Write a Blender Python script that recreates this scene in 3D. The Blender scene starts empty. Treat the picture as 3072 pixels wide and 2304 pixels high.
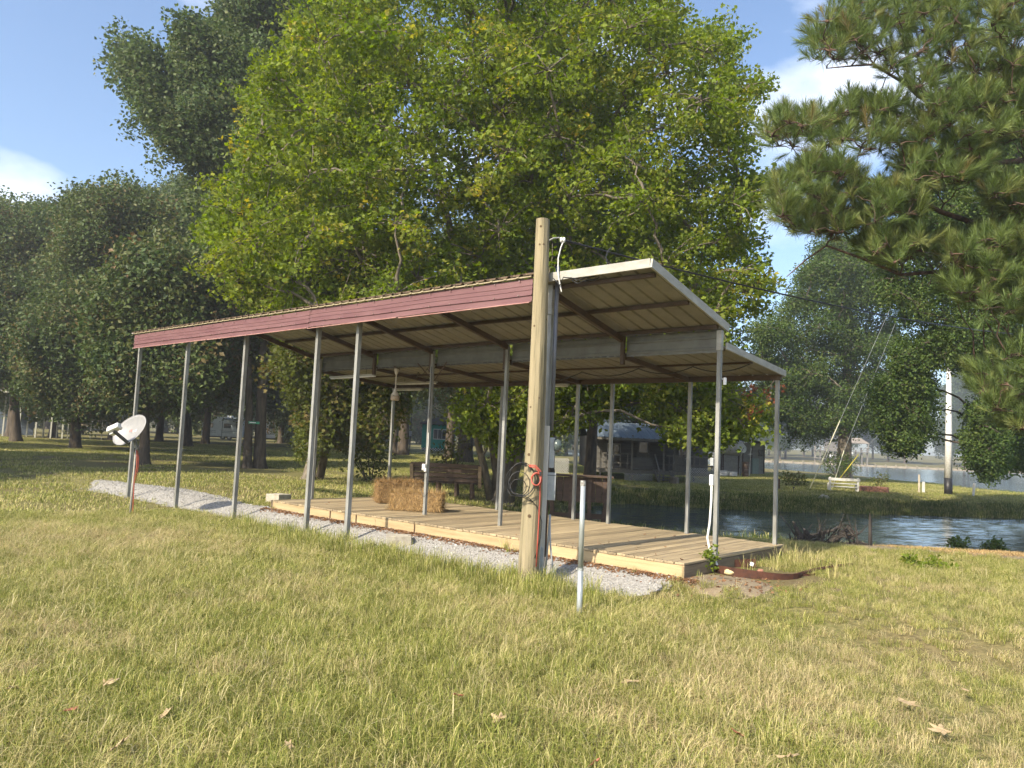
import bpy, math, random
import numpy as np
from mathutils import Vector, Matrix, Euler

random.seed(7)
rng = np.random.default_rng(11)
sc = bpy.context.scene
col = sc.collection
PI = math.pi

# ------------------------------------------------------------------ camera
FPX, PITCH, ROLL, CAMZ = 2245.0, 0.079, 0.045, 1.6
cam_d = bpy.data.cameras.new('camera')
cam = bpy.data.objects.new('camera', cam_d)
col.objects.link(cam)
cam_d.sensor_width = 36.0
cam_d.lens = FPX / 3072 * 36
cam_d.clip_start = 0.05
cam_d.clip_end = 3000
cam.matrix_world = Matrix.Translation((0, 0, CAMZ)) @ Matrix.Rotation(PI / 2 + PITCH, 4, 'X') @ Matrix.Rotation(ROLL, 4, 'Z')
sc.camera = cam

# ------------------------------------------------------------------ sky and sun
SUN_EL = math.radians(37)
SUN_DIR = Vector((-0.69, -0.72, 0)).normalized() * math.cos(SUN_EL) + Vector((0, 0, math.sin(SUN_EL)))
world = bpy.data.worlds.new('World')
sc.world = world
world.use_nodes = True
nt = world.node_tree
nt.nodes.clear()
N = nt.nodes.new
L = nt.links.new
sky = N('ShaderNodeTexSky')
sky.sky_type = 'NISHITA'
sky.sun_disc = False
sky.sun_elevation = SUN_EL
sky.sun_rotation = math.atan2(SUN_DIR.x, SUN_DIR.y) % (2 * PI)
sky.air_density = 1.0
sky.dust_density = 1.6
sky.ozone_density = 2.5
tc = N('ShaderNodeTexCoord')
nz = N('ShaderNodeTexNoise')
nz.noise_dimensions = '3D'
nz.inputs['Scale'].default_value = 3.2
nz.inputs['Detail'].default_value = 7
nz.inputs['Roughness'].default_value = 0.52
mp = N('ShaderNodeMapping')
mp.inputs['Location'].default_value = (0.35, 0.2, 0.75)
mp.inputs['Scale'].default_value = (1.0, 1.0, 1.9)
L(tc.outputs['Generated'], mp.inputs['Vector'])
L(mp.outputs['Vector'], nz.inputs['Vector'])
ramp = N('ShaderNodeValToRGB')
ramp.color_ramp.elements[0].position = 0.55
ramp.color_ramp.elements[1].position = 0.82
ramp.color_ramp.elements[0].color = (0, 0, 0, 1)
ramp.color_ramp.elements[1].color = (0.9, 0.9, 0.9, 1)

def cloud_bank(vec, size):
    """a soft bank round one direction of the sky, added to the noise so its edge stays ragged"""
    v = Vector(vec).normalized()
    d = N('ShaderNodeVectorMath')
    d.operation = 'DISTANCE'
    nrm_ = N('ShaderNodeVectorMath')
    nrm_.operation = 'NORMALIZE'
    L(tc.outputs['Generated'], nrm_.inputs[0])
    L(nrm_.outputs[0], d.inputs[0])
    d.inputs[1].default_value = v
    r_ = N('ShaderNodeMapRange')
    r_.interpolation_type = 'SMOOTHSTEP'
    r_.inputs['From Min'].default_value = size
    r_.inputs['From Max'].default_value = size * 0.15
    r_.inputs['To Min'].default_value = 0
    r_.inputs['To Max'].default_value = 0.25
    L(d.outputs['Value'], r_.inputs['Value'])
    return r_.outputs[0]
acc = nz.outputs['Fac']
for vec, size in (((-0.70, 1, 0.30), 0.13), ((0.34, 1, 0.60), 0.30), ((0.9, 0.3, 0.5), 0.3), ((-0.3, -1, 0.5), 0.4), ((-1, 0.2, 0.25), 0.3), ((0.5, -0.8, 0.3), 0.35)):
    a_ = N('ShaderNodeMath')
    a_.operation = 'ADD'
    L(acc, a_.inputs[0])
    L(cloud_bank(vec, size), a_.inputs[1])
    acc = a_.outputs[0]
L(acc, ramp.inputs['Fac'])
mixc = N('ShaderNodeMixRGB')
mixc.inputs['Color2'].default_value = (7.6, 7.7, 8.0, 1)
L(ramp.outputs['Color'], mixc.inputs['Fac'])
L(sky.outputs['Color'], mixc.inputs['Color1'])
bg = N('ShaderNodeBackground')
bg.inputs['Strength'].default_value = 0.13
L(mixc.outputs['Color'], bg.inputs['Color'])
wo = N('ShaderNodeOutputWorld')
L(bg.outputs['Background'], wo.inputs['Surface'])

sun_d = bpy.data.lights.new('sun', 'SUN')
sun_d.energy = 4.4
sun_d.angle = math.radians(0.55)
sun_d.color = (1.0, 0.89, 0.71)
sun = bpy.data.objects.new('sun', sun_d)
col.objects.link(sun)
sun.rotation_euler = (-SUN_DIR).to_track_quat('-Z', 'Y').to_euler()

sc.view_settings.view_transform = 'Standard'
sc.view_settings.look = 'None'
sc.view_settings.gamma = 1
sc.view_settings.exposure = 1.05
sc.view_settings.use_curve_mapping = False
sc.render.engine = 'CYCLES'
sc.cycles.use_denoising = True
sc.cycles.use_adaptive_sampling = True
sc.cycles.adaptive_threshold = 0.03
sc.cycles.max_bounces = 4
sc.cycles.transparent_max_bounces = 4
sc.cycles.diffuse_bounces = 3
sc.cycles.glossy_bounces = 2
sc.cycles.transmission_bounces = 3
sc.cycles.caustics_reflective = False
sc.cycles.caustics_refractive = False

# ------------------------------------------------------------------ measuring helpers
def at(px, py, z=None, d=None):
    a = (px - 1536) / FPX
    b = (py - 1152) / FPX
    cr, sr = math.cos(ROLL), math.sin(ROLL)
    x = cr * a + sr * b
    y = -sr * a + cr * b
    c, s = math.cos(PITCH), math.sin(PITCH)
    r = Vector((x, c + y * s, s - y * c))
    k = (z - CAMZ) / r.z if z is not None else d / r.y
    return Vector((0, 0, CAMZ)) + k * r

TH = 0.715
CT, ST = math.cos(TH), math.sin(TH)
ORG = (2.875, 10.36)

def W(t, n, z=0):      # carport frame: t along the length to the far left end, n towards the back
    return Vector((ORG[0] - CT * t + ST * n, ORG[1] + ST * t + CT * n, z))

def ss(v):
    v = np.clip(v, 0, 1)
    return v * v * (3 - 2 * v)

# ------------------------------------------------------------------ materials
MATS = {}

def nodes_of(name):
    m = bpy.data.materials.new(name)
    m.use_nodes = True
    n = m.node_tree
    b = n.nodes['Principled BSDF']
    return m, n, b

def pmat(name, c1, c2=None, scale=8.0, rough=0.7, metal=0.0, bump=0.0, stretch=(1, 1, 1), c3=None, rnd=0.0, detail=6, spec=0.4, bscale=None, lo=0.35, hi=0.65):
    if name in MATS:
        return MATS[name]
    m, n, b = nodes_of(name)
    b.inputs['Roughness'].default_value = rough
    b.inputs['Metallic'].default_value = metal
    b.inputs['Specular IOR Level'].default_value = spec
    c2 = c2 or tuple(v * 0.7 for v in c1)
    tcn = n.nodes.new('ShaderNodeTexCoord')
    oi = n.nodes.new('ShaderNodeObjectInfo')
    add = n.nodes.new('ShaderNodeVectorMath')
    add.operation = 'MULTIPLY_ADD'
    cmb = n.nodes.new('ShaderNodeCombineXYZ')
    for i in range(3):
        n.links.new(oi.outputs['Random'], cmb.inputs[i])
    n.links.new(cmb.outputs[0], add.inputs[0])
    add.inputs[1].default_value = (37, 53, 71)
    n.links.new(tcn.outputs['Object'], add.inputs[2])
    mpn = n.nodes.new('ShaderNodeMapping')
    mpn.inputs['Scale'].default_value = stretch
    n.links.new(add.outputs[0], mpn.inputs['Vector'])
    no = n.nodes.new('ShaderNodeTexNoise')
    no.inputs['Scale'].default_value = scale
    no.inputs['Detail'].default_value = detail
    no.inputs['Roughness'].default_value = 0.6
    n.links.new(mpn.outputs[0], no.inputs['Vector'])
    rp = n.nodes.new('ShaderNodeValToRGB')
    rp.color_ramp.elements[0].position = lo
    rp.color_ramp.elements[1].position = hi
    rp.color_ramp.elements[0].color = (*c1, 1)
    rp.color_ramp.elements[1].color = (*c2, 1)
    if c3:
        e = rp.color_ramp.elements.new((lo + hi) / 2)
        e.color = (*c3, 1)
    n.links.new(no.outputs['Fac'], rp.inputs['Fac'])
    out = rp.outputs['Color']
    if rnd:
        hs = n.nodes.new('ShaderNodeHueSaturation')
        mr = n.nodes.new('ShaderNodeMapRange')
        mr.inputs['To Min'].default_value = 1 - rnd
        mr.inputs['To Max'].default_value = 1 + rnd
        n.links.new(oi.outputs['Random'], mr.inputs['Value'])
        n.links.new(mr.outputs[0], hs.inputs['Value'])
        n.links.new(out, hs.inputs['Color'])
        out = hs.outputs['Color']
    n.links.new(out, b.inputs['Base Color'])
    if bump:
        bp = n.nodes.new('ShaderNodeBump')
        bp.inputs['Strength'].default_value = bump
        bp.inputs['Distance'].default_value = 0.02
        if bscale:
            n2 = n.nodes.new('ShaderNodeTexNoise')
            n2.inputs['Scale'].default_value = bscale
            n2.inputs['Detail'].default_value = 6
            n.links.new(mpn.outputs[0], n2.inputs['Vector'])
            n.links.new(n2.outputs['Fac'], bp.inputs['Height'])
        else:
            n.links.new(no.outputs['Fac'], bp.inputs['Height'])
        n.links.new(bp.outputs[0], b.inputs['Normal'])
    MATS[name] = m
    return m

def leafmat(name, stops, trans=0.45, rough=0.55, val=(0.75, 1.25)):
    """foliage: colour picked per instance, thin-leaf translucency"""
    m, n, b = nodes_of(name)
    oi = n.nodes.new('ShaderNodeObjectInfo')
    rp = n.nodes.new('ShaderNodeValToRGB')
    cr = rp.color_ramp
    cr.elements[0].position, cr.elements[0].color = stops[0][0], (*stops[0][1], 1)
    cr.elements[1].position, cr.elements[1].color = stops[-1][0], (*stops[-1][1], 1)
    for p, c in stops[1:-1]:
        e = cr.elements.new(p)
        e.color = (*c, 1)
    n.links.new(oi.outputs['Random'], rp.inputs['Fac'])
    geo = n.nodes.new('ShaderNodeNewGeometry')
    mr = n.nodes.new('ShaderNodeMapRange')
    mr.inputs['To Min'].default_value = val[0]
    mr.inputs['To Max'].default_value = val[1]
    n.links.new(geo.outputs['Random Per Island'], mr.inputs['Value'])
    hs = n.nodes.new('ShaderNodeHueSaturation')
    n.links.new(mr.outputs[0], hs.inputs['Value'])
    n.links.new(rp.outputs['Color'], hs.inputs['Color'])
    b.inputs['Roughness'].default_value = rough
    b.inputs['Specular IOR Level'].default_value = 0.18
    n.links.new(hs.outputs[0], b.inputs['Base Color'])
    tr = n.nodes.new('ShaderNodeBsdfTranslucent')
    hs2 = n.nodes.new('ShaderNodeHueSaturation')
    hs2.inputs['Value'].default_value = 1.5
    hs2.inputs['Saturation'].default_value = 1.15
    n.links.new(hs.outputs[0], hs2.inputs['Color'])
    n.links.new(hs2.outputs[0], tr.inputs['Color'])
    mx = n.nodes.new('ShaderNodeMixShader')
    mx.inputs['Fac'].default_value = trans
    n.links.new(b.outputs[0], mx.inputs[1])
    n.links.new(tr.outputs[0], mx.inputs[2])
    n.links.new(mx.outputs[0], n.nodes['Material Output'].inputs['Surface'])
    MATS[name] = m
    return m

# ------------------------------------------------------------------ mesh builder
class MB:
    def __init__(s):
        s.V, s.F = [], []

    def add(s, vs, fs):
        o = len(s.V)
        s.V.extend([tuple(v) for v in vs])
        s.F.extend([tuple(i + o for i in f) for f in fs])
        return s

    def box(s, c, size, R=None):
        c = Vector(c)
        h = Vector(size) / 2
        vs = []
        for dx in (-1, 1):
            for dy in (-1, 1):
                for dz in (-1, 1):
                    v = Vector((dx * h.x, dy * h.y, dz * h.z))
                    vs.append(c + (R @ v if R is not None else v))
        return s.add(vs, [(0, 1, 3, 2), (4, 6, 7, 5), (0, 4, 5, 1), (2, 3, 7, 6), (0, 2, 6, 4), (1, 5, 7, 3)])

    def bar(s, p, q, w, h, up=(0, 0, 1)):
        p, q = Vector(p), Vector(q)
        a = (q - p)
        ln = a.length
        a.normalize()
        u = Vector(up)
        if abs(a.dot(u)) > 0.98:
            u = Vector((0, 1, 0))
        b = a.cross(u).normalized()
        c = b.cross(a).normalized()
        R = Matrix((a, b, c)).transposed()
        return s.box((p + q) / 2, (ln, w, h), R)

    def tube(s, pts, r, n=8, cap=True):
        pts = [Vector(p) for p in pts]
        rs = [r] * len(pts) if isinstance(r, (int, float)) else list(r)
        k = len(pts)
        vs, fs = [], []
        prev = None
        for i, p in enumerate(pts):
            a = (pts[min(i + 1, k - 1)] - pts[max(i - 1, 0)])
            if a.length < 1e-9:
                a = Vector((0, 0, 1))
            a.normalize()
            if prev is None:
                ref = Vector((0, 0, 1)) if abs(a.z) < 0.9 else Vector((1, 0, 0))
                u = a.cross(ref).normalized()
            else:
                u = (prev - a * prev.dot(a))
                u = u.normalized() if u.length > 1e-6 else a.orthogonal().normalized()
            prev = u
            v = a.cross(u)
            for j in range(n):
                t = 2 * PI * j / n
                vs.append(p + rs[i] * (math.cos(t) * u + math.sin(t) * v))
        for i in range(k - 1):
            for j in range(n):
                fs.append((i * n + j, i * n + (j + 1) % n, (i + 1) * n + (j + 1) % n, (i + 1) * n + j))
        if cap:
            fs.append(tuple(range(n - 1, -1, -1)))
            fs.append(tuple((k - 1) * n + j for j in range(n)))
        return s.add(vs, fs)

    def lathe(s, prof, c=(0, 0, 0), n=20, R=None):
        vs, fs = [], []
        c = Vector(c)
        for r, z in prof:
            for j in range(n):
                t = 2 * PI * j / n
                v = Vector((r * math.cos(t), r * math.sin(t), z))
                vs.append(c + (R @ v if R is not None else v))
        for i in range(len(prof) - 1):
            for j in range(n):
                fs.append((i * n + j, i * n + (j + 1) % n, (i + 1) * n + (j + 1) % n, (i + 1) * n + j))
        fs.append(tuple(range(n - 1, -1, -1)))
        fs.append(tuple((len(prof) - 1) * n + j for j in range(n)))
        return s.add(vs, fs)

    def strip(s, prof, p, q):
        """profile (offset vectors) swept from p to q, open sheet"""
        p, q = Vector(p), Vector(q)
        k = len(prof)
        vs = [p + Vector(a) for a in prof] + [q + Vector(a) for a in prof]
        return s.add(vs, [(i, i + 1, k + i + 1, k + i) for i in range(k - 1)])

    def prism(s, poly, off):
        off = Vector(off)
        k = len(poly)
        vs = [Vector(p) for p in poly] + [Vector(p) + off for p in poly]
        fs = [tuple(range(k - 1, -1, -1)), tuple(range(k, 2 * k))]
        fs += [(i, (i + 1) % k, k + (i + 1) % k, k + i) for i in range(k)]
        return s.add(vs, fs)

    def mesh(s, name, mat, smooth=False):
        me = bpy.data.meshes.new(name)
        me.from_pydata(s.V, [], s.F)
        if mat:
            me.materials.append(mat)
        if smooth:
            me.shade_smooth()
        me.update()
        return me

    def build(s, name, mat, parent=None, loc=None, smooth=False, bevel=0, solid=0):
        o = bpy.data.objects.new(name, s.mesh(name, mat, smooth))
        col.objects.link(o)
        if parent:
            o.parent = parent
        if loc is not None:
            o.location = loc
        if solid:
            md = o.modifiers.new('solid', 'SOLIDIFY')
            md.thickness = solid
            md.offset = 0
        if bevel:
            md = o.modifiers.new('bevel', 'BEVEL')
            md.width = bevel
            md.segments = 2
            md.limit_method = 'ANGLE'
        return o

def tag(o, label=None, cat=None, group=None, kind=None):
    if label:
        o['label'] = label
    if cat:
        o['category'] = cat
    if group:
        o['group'] = group
    if kind:
        o['kind'] = kind
    return o

def empty(name, loc=(0, 0, 0), rz=0, label=None, cat=None, group=None):
    o = bpy.data.objects.new(name, None)
    o.empty_display_size = 0.2
    col.objects.link(o)
    o.location = loc
    o.rotation_euler = (0, 0, rz)
    return tag(o, label, cat, group)

def copy_obj(o, parent=None, loc=None, rot=None, scale=None):
    c = o.copy()
    col.objects.link(c)
    c.parent = parent
    if loc is not None:
        c.location = loc
    if rot is not None:
        c.rotation_euler = rot
    if scale is not None:
        c.scale = scale
    return c

def copy_tree(o, parent=None, **kw):
    c = copy_obj(o, parent, **kw)
    for ch in list(o.children):
        copy_tree(ch, c)
    return c

def obj_of(name, me, parent=None, loc=(0, 0, 0), rot=(0, 0, 0), scale=(1, 1, 1)):
    o = bpy.data.objects.new(name, me)
    col.objects.link(o)
    o.parent = parent
    o.location = loc
    o.rotation_euler = rot
    o.scale = scale
    return o

# ------------------------------------------------------------------ scattering (leaves, grass, stones): geometry nodes over a point mesh
def variants(name, meshes):
    """a set of small source meshes, kept out of the scene"""
    c = bpy.data.collections.new(name)
    for i, me in enumerate(meshes):
        o = bpy.data.objects.new('%s_%02d' % (name, i), me)
        c.objects.link(o)
    g = bpy.data.node_groups.new(name, 'GeometryNodeTree')
    g.interface.new_socket('Geometry', in_out='INPUT', socket_type='NodeSocketGeometry')
    g.interface.new_socket('Geometry', in_out='OUTPUT', socket_type='NodeSocketGeometry')
    gi = g.nodes.new('NodeGroupInput')
    go = g.nodes.new('NodeGroupOutput')
    ci = g.nodes.new('GeometryNodeCollectionInfo')
    ci.inputs['Collection'].default_value = c
    ci.inputs['Separate Children'].default_value = True
    ci.inputs['Reset Children'].default_value = True
    ip = g.nodes.new('GeometryNodeInstanceOnPoints')
    ip.inputs['Pick Instance'].default_value = True

    def attr(nm, ty):
        a = g.nodes.new('GeometryNodeInputNamedAttribute')
        a.data_type = ty
        a.inputs['Name'].default_value = nm
        return [s for s in a.outputs if s.enabled and s.name == 'Attribute'][0]
    e2r = g.nodes.new('FunctionNodeEulerToRotation')
    g.links.new(attr('rot', 'FLOAT_VECTOR'), e2r.inputs[0])
    g.links.new(e2r.outputs[0], ip.inputs['Rotation'])
    g.links.new(attr('scl', 'FLOAT'), ip.inputs['Scale'])
    g.links.new(attr('vid', 'INT'), ip.inputs['Instance Index'])
    g.links.new(gi.outputs[0], ip.inputs['Points'])
    g.links.new(ci.outputs[0], ip.inputs['Instance'])
    g.links.new(ip.outputs[0], go.inputs[0])
    return g, len(meshes)

def scatter(name, pts, rots, scl, var, parent=None, origin=(0, 0, 0), vid=None):
    g, k = var
    pts = np.asarray(pts, dtype=np.float32) - np.asarray(origin, dtype=np.float32)
    n = len(pts)
    me = bpy.data.meshes.new(name)
    me.vertices.add(n)
    me.vertices.foreach_set('co', pts.ravel())
    a = me.attributes.new('rot', 'FLOAT_VECTOR', 'POINT')
    a.data.foreach_set('vector', np.asarray(rots, dtype=np.float32).ravel())
    a = me.attributes.new('scl', 'FLOAT', 'POINT')
    a.data.foreach_set('value', np.asarray(scl, dtype=np.float32))
    a = me.attributes.new('vid', 'INT', 'POINT')
    if vid is None:
        vid = rng.integers(0, k, n)
    a.data.foreach_set('value', np.asarray(vid, dtype=np.int32))
    me.update()
    o = bpy.data.objects.new(name, me)
    col.objects.link(o)
    if parent:
        o.parent = parent
    else:
        o.location = origin
    md = o.modifiers.new('scatter', 'NODES')
    md.node_group = g
    o['kind'] = 'stuff'
    return o

# ------------------------------------------------------------------ palette
grey_metal = pmat('galvanised_metal', (0.30, 0.31, 0.30), (0.20, 0.21, 0.21), 14, 0.45, 0.35, 0.05)
post_metal = pmat('painted_post', (0.31, 0.315, 0.30), (0.17, 0.17, 0.155), 6, 0.5, 0.15, 0.05, stretch=(1, 1, 0.3))
beam_brown = pmat('brown_red_primer', (0.055, 0.036, 0.024), (0.085, 0.055, 0.035), 6, 0.65, 0.1, 0.05)
white_metal = pmat('white_trim_paint', (0.38, 0.37, 0.335), (0.28, 0.27, 0.235), 5, 0.5, 0.0, 0.04, stretch=(1, 1, 3))
roof_under = pmat('roof_sheet_underside', (0.25, 0.232, 0.185), (0.19, 0.176, 0.14), 3, 0.5, 0.1, 0.03)
maroon = pmat('maroon_sheet', (0.125, 0.056, 0.062), (0.165, 0.084, 0.087), 2.2, 0.65, 0.0, 0.03, stretch=(0.5, 1, 3))
rust_roof = pmat('rusty_brown_sheet', (0.085, 0.055, 0.033), (0.14, 0.10, 0.06), 10, 0.75, 0.0, 0.1)
cream = pmat('cream_trim', (0.36, 0.31, 0.20), (0.22, 0.18, 0.11), 18, 0.6, 0, 0.05)
deck_wood = pmat('weathered_deck_wood', (0.38, 0.30, 0.18), (0.23, 0.18, 0.115), 26, 0.75, 0, 0.25, stretch=(1, 0.07, 1), rnd=0.30)
rim_wood = pmat('pine_rim_wood', (0.44, 0.335, 0.19), (0.33, 0.245, 0.13), 22, 0.75, 0, 0.2, stretch=(0.06, 1, 1), rnd=0.1)
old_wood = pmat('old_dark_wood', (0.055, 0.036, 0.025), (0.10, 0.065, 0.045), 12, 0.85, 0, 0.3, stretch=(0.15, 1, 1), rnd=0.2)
pole_wood = pmat('treated_pole_wood', (0.31, 0.26, 0.165), (0.09, 0.078, 0.045), 13, 0.9, 0, 0.9, stretch=(1, 1, 0.06), c3=(0.25, 0.212, 0.13), lo=.34, hi=.66)
bark = pmat('tree_bark', (0.115, 0.090, 0.065), (0.045, 0.036, 0.027), 9, 0.9, 0, 0.9, stretch=(1, 1, 0.18))
bark_light = pmat('pale_bark', (0.20, 0.17, 0.13), (0.09, 0.075, 0.055), 9, 0.9, 0, 0.8, stretch=(1, 1, 0.25))
pine_bark = pmat('pine_bark', (0.14, 0.085, 0.06), (0.05, 0.036, 0.028), 12, 0.9, 0, 0.9)
black_plastic = pmat('black_plastic', (0.015, 0.015, 0.016), (0.025, 0.025, 0.026), 20, 0.45)
orange_plastic = pmat('orange_cable', (0.40, 0.085, 0.055), (0.32, 0.065, 0.045), 20, 0.45)
white_plastic = pmat('white_plastic', (0.74, 0.74, 0.72), (0.62, 0.62, 0.60), 10, 0.4)
grey_plastic = pmat('grey_conduit', (0.36, 0.38, 0.39), (0.28, 0.30, 0.31), 10, 0.5)
concrete = pmat('concrete', (0.40, 0.37, 0.30), (0.28, 0.25, 0.20), 12, 0.9, 0, 0.4)
rust = pmat('rusted_steel', (0.10, 0.038, 0.022), (0.055, 0.026, 0.018), 12, 0.85, 0.2, 0.4)
white_wood = pmat('white_painted_wood', (0.72, 0.71, 0.67), (0.55, 0.54, 0.50), 9, 0.6, 0, 0.1)
red_stone = pmat('reddish_stone', (0.36, 0.17, 0.11), (0.26, 0.13, 0.09), 7, 0.9, 0, 0.5, rnd=0.25)

# ------------------------------------------------------------------ terrain
CREEK = np.array([(2.3, 20.5), (2.0, 24), (3.2, 28.3), (5, 30.2), (7.5, 29.5), (10.1, 29.3), (16, 30.8), (21.7, 31.7), (32, 34), (50, 38),
                  (90, 40), (90, 14), (45, 18.6), (20, 18.3), (13.2, 18.4), (9.5, 18.4), (7.3, 18.6), (4.6, 18.4)], float)
LAKE = np.array([(-70, 178), (-20, 185), (10, 160), (27, 120), (37, 99), (40, 81), (39, 71), (35.7, 56.4), (36.5, 52), (44, 44), (50, 38),
                 (90, 40), (90, 14), (420, 40), (420, 235), (150, 225), (60, 226), (10, 262), (-70, 266)], float)

def sdf(poly, x, y):
    """signed distance, negative inside"""
    d = np.full(x.shape, 1e18)
    s = np.zeros(x.shape, bool)
    n = len(poly)
    for i in range(n):
        ax, ay = poly[i]
        bx, by = poly[(i + 1) % n]
        ex, ey = bx - ax, by - ay
        wx, wy = x - ax, y - ay
        t = np.clip((wx * ex + wy * ey) / (ex * ex + ey * ey), 0, 1)
        d = np.minimum(d, (wx - ex * t) ** 2 + (wy - ey * t) ** 2)
        c = ((ay > y) != (by > y)) & (x < (bx - ax) * (y - ay) / (by - ay + 1e-12) + ax)
        s ^= c
    d = np.sqrt(d)
    return np.where(s, -d, d)

WATER_Z = -0.6

def noise2(x, y, f, seed=0):
    r = np.random.default_rng(seed)
    v = 0
    for k in range(6):
        a = r.uniform(0, 2 * PI)
        ff = f * r.uniform(0.5, 1.8)
        v = v + np.sin((x * math.cos(a) + y * math.sin(a)) * ff + r.uniform(0, 6.28))
    return v / 6

def water_sd(x, y):
    return np.minimum(sdf(CREEK, x, y), sdf(LAKE, x, y))

def ground_z(x, y):
    x = np.asarray(x, float)
    y = np.asarray(y, float)
    n = (x - ORG[0]) * ST + (y - ORG[1]) * CT
    z = -0.2 * (1 - ss((n + 1.95) / 0.95))
    z = z + 0.0045 * np.clip(y - 18, 0, 140) * ss((6 - x) / 10)
    z = z - 0.15 * ss((x - 1) / 6) * ss((y - 26) / 8) * ss((200 - y) / 20)
    z = z + 0.026 * np.clip(y - 232, 0, 200)
    z = z + 0.022 * noise2(x, y, 1.1, 3) + 0.05 * noise2(x, y, 0.25, 4) * ss((np.hypot(x, y) - 12) / 20)
    s = water_sd(x, y)
    bank = ss(s / 1.5)
    near = ss((26 - y) / 3)
    land = z - (0.12 + 0.28 * near) * ss((5.5 - s) / 5.5)
    z = np.where(s > 0, -0.63 + (land + 0.63) * bank, -0.63 - 0.5 * np.clip(-s / 2, 0, 1))
    return z

def gz(x, y):
    return float(ground_z(np.array([x]), np.array([y]))[0])

def axis(lo, hi, near_lo, near_hi, step, grow):
    v = list(np.arange(near_lo, near_hi + 1e-6, step))
    a, s = near_hi, step
    while a < hi:
        s *= grow
        a += s
        v.append(min(a, hi))
    a, s = near_lo, step
    while a > lo:
        s *= grow
        a -= s
        v.insert(0, max(a, lo))
    return np.array(v)

def grid_mesh(name, xs, ys, zf, mat):
    X, Y = np.meshgrid(xs, ys)
    Z = zf(X.ravel(), Y.ravel())
    co = np.stack([X.ravel(), Y.ravel(), Z], 1).astype(np.float32)
    nx, ny = len(xs), len(ys)
    i = np.arange((nx - 1) * (ny - 1))
    r, c = i // (nx - 1), i % (nx - 1)
    q = np.stack([r * nx + c, r * nx + c + 1, (r + 1) * nx + c + 1, (r + 1) * nx + c], 1)
    me = bpy.data.meshes.new(name)
    me.from_pydata(co.tolist(), [], q.tolist())
    me.materials.append(mat)
    me.shade_smooth()
    o = bpy.data.objects.new(name, me)
    col.objects.link(o)
    return o

# soil and thatch under the grass, with dry and bare patches
def ground_material():
    m, n, b = nodes_of('lawn_ground')
    b.inputs['Roughness'].default_value = 0.95
    b.inputs['Specular IOR Level'].default_value = 0.1
    tcn = n.nodes.new('ShaderNodeTexCoord')

    def noise(sc_, det=6):
        k = n.nodes.new('ShaderNodeTexNoise')
        k.inputs['Scale'].default_value = sc_
        k.inputs['Detail'].default_value = det
        n.links.new(tcn.outputs['Object'], k.inputs['Vector'])
        return k.outputs['Fac']

    def ramp2(fac, p0, c0, p1, c1):
        r = n.nodes.new('ShaderNodeValToRGB')
        r.color_ramp.elements[0].position, r.color_ramp.elements[0].color = p0, (*c0, 1)
        r.color_ramp.elements[1].position, r.color_ramp.elements[1].color = p1, (*c1, 1)
        n.links.new(fac, r.inputs['Fac'])
        return r.outputs['Color']
    fine = ramp2(noise(22), 0.35, (0.115, 0.115, 0.042), 0.68, (0.20, 0.175, 0.075))
    dry = ramp2(noise(9), 0.3, (0.20, 0.155, 0.085), 0.7, (0.13, 0.10, 0.055))
    msk = ramp2(noise(0.33, 4), 0.52, (0, 0, 0), 0.66, (1, 1, 1))
    mx = n.nodes.new('ShaderNodeMixRGB')
    n.links.new(msk, mx.inputs['Fac'])
    n.links.new(fine, mx.inputs['Color1'])
    n.links.new(dry, mx.inputs['Color2'])
    n.links.new(mx.outputs[0], b.inputs['Base Color'])
    bp = n.nodes.new('ShaderNodeBump')
    bp.inputs['Strength'].default_value = 0.8
    bp.inputs['Distance'].default_value = 0.06
    n.links.new(noise(14), bp.inputs['Height'])
    n.links.new(bp.outputs[0], b.inputs['Normal'])
    return m

ground_mat = ground_material()
gx = axis(-420, 460, -12, 24, 0.3, 1.10)
gy = axis(-40, 700, 0, 40, 0.3, 1.07)
ground = grid_mesh('ground', gx, gy, ground_z, ground_mat)
ground['kind'] = 'structure'

# water: rippled, seen at a low angle
wm, wn, wb = nodes_of('lake_water')
wb.inputs['Base Color'].default_value = (0.045, 0.062, 0.066, 1)
wb.inputs['Roughness'].default_value = 0.13
wb.inputs['IOR'].default_value = 1.333
wb.inputs['Specular IOR Level'].default_value = 0.5
tcn = wn.nodes.new('ShaderNodeTexCoord')
mpn = wn.nodes.new('ShaderNodeMapping')
mpn.inputs['Scale'].default_value = (0.75, 2.1, 1)
mpn.inputs['Rotation'].default_value = (0, 0, 0.15)
wn.links.new(tcn.outputs['Object'], mpn.inputs['Vector'])
n1 = wn.nodes.new('ShaderNodeTexNoise')
n1.inputs['Scale'].default_value = 2.6
n1.inputs['Detail'].default_value = 4
wn.links.new(mpn.outputs[0], n1.inputs['Vector'])
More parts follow.
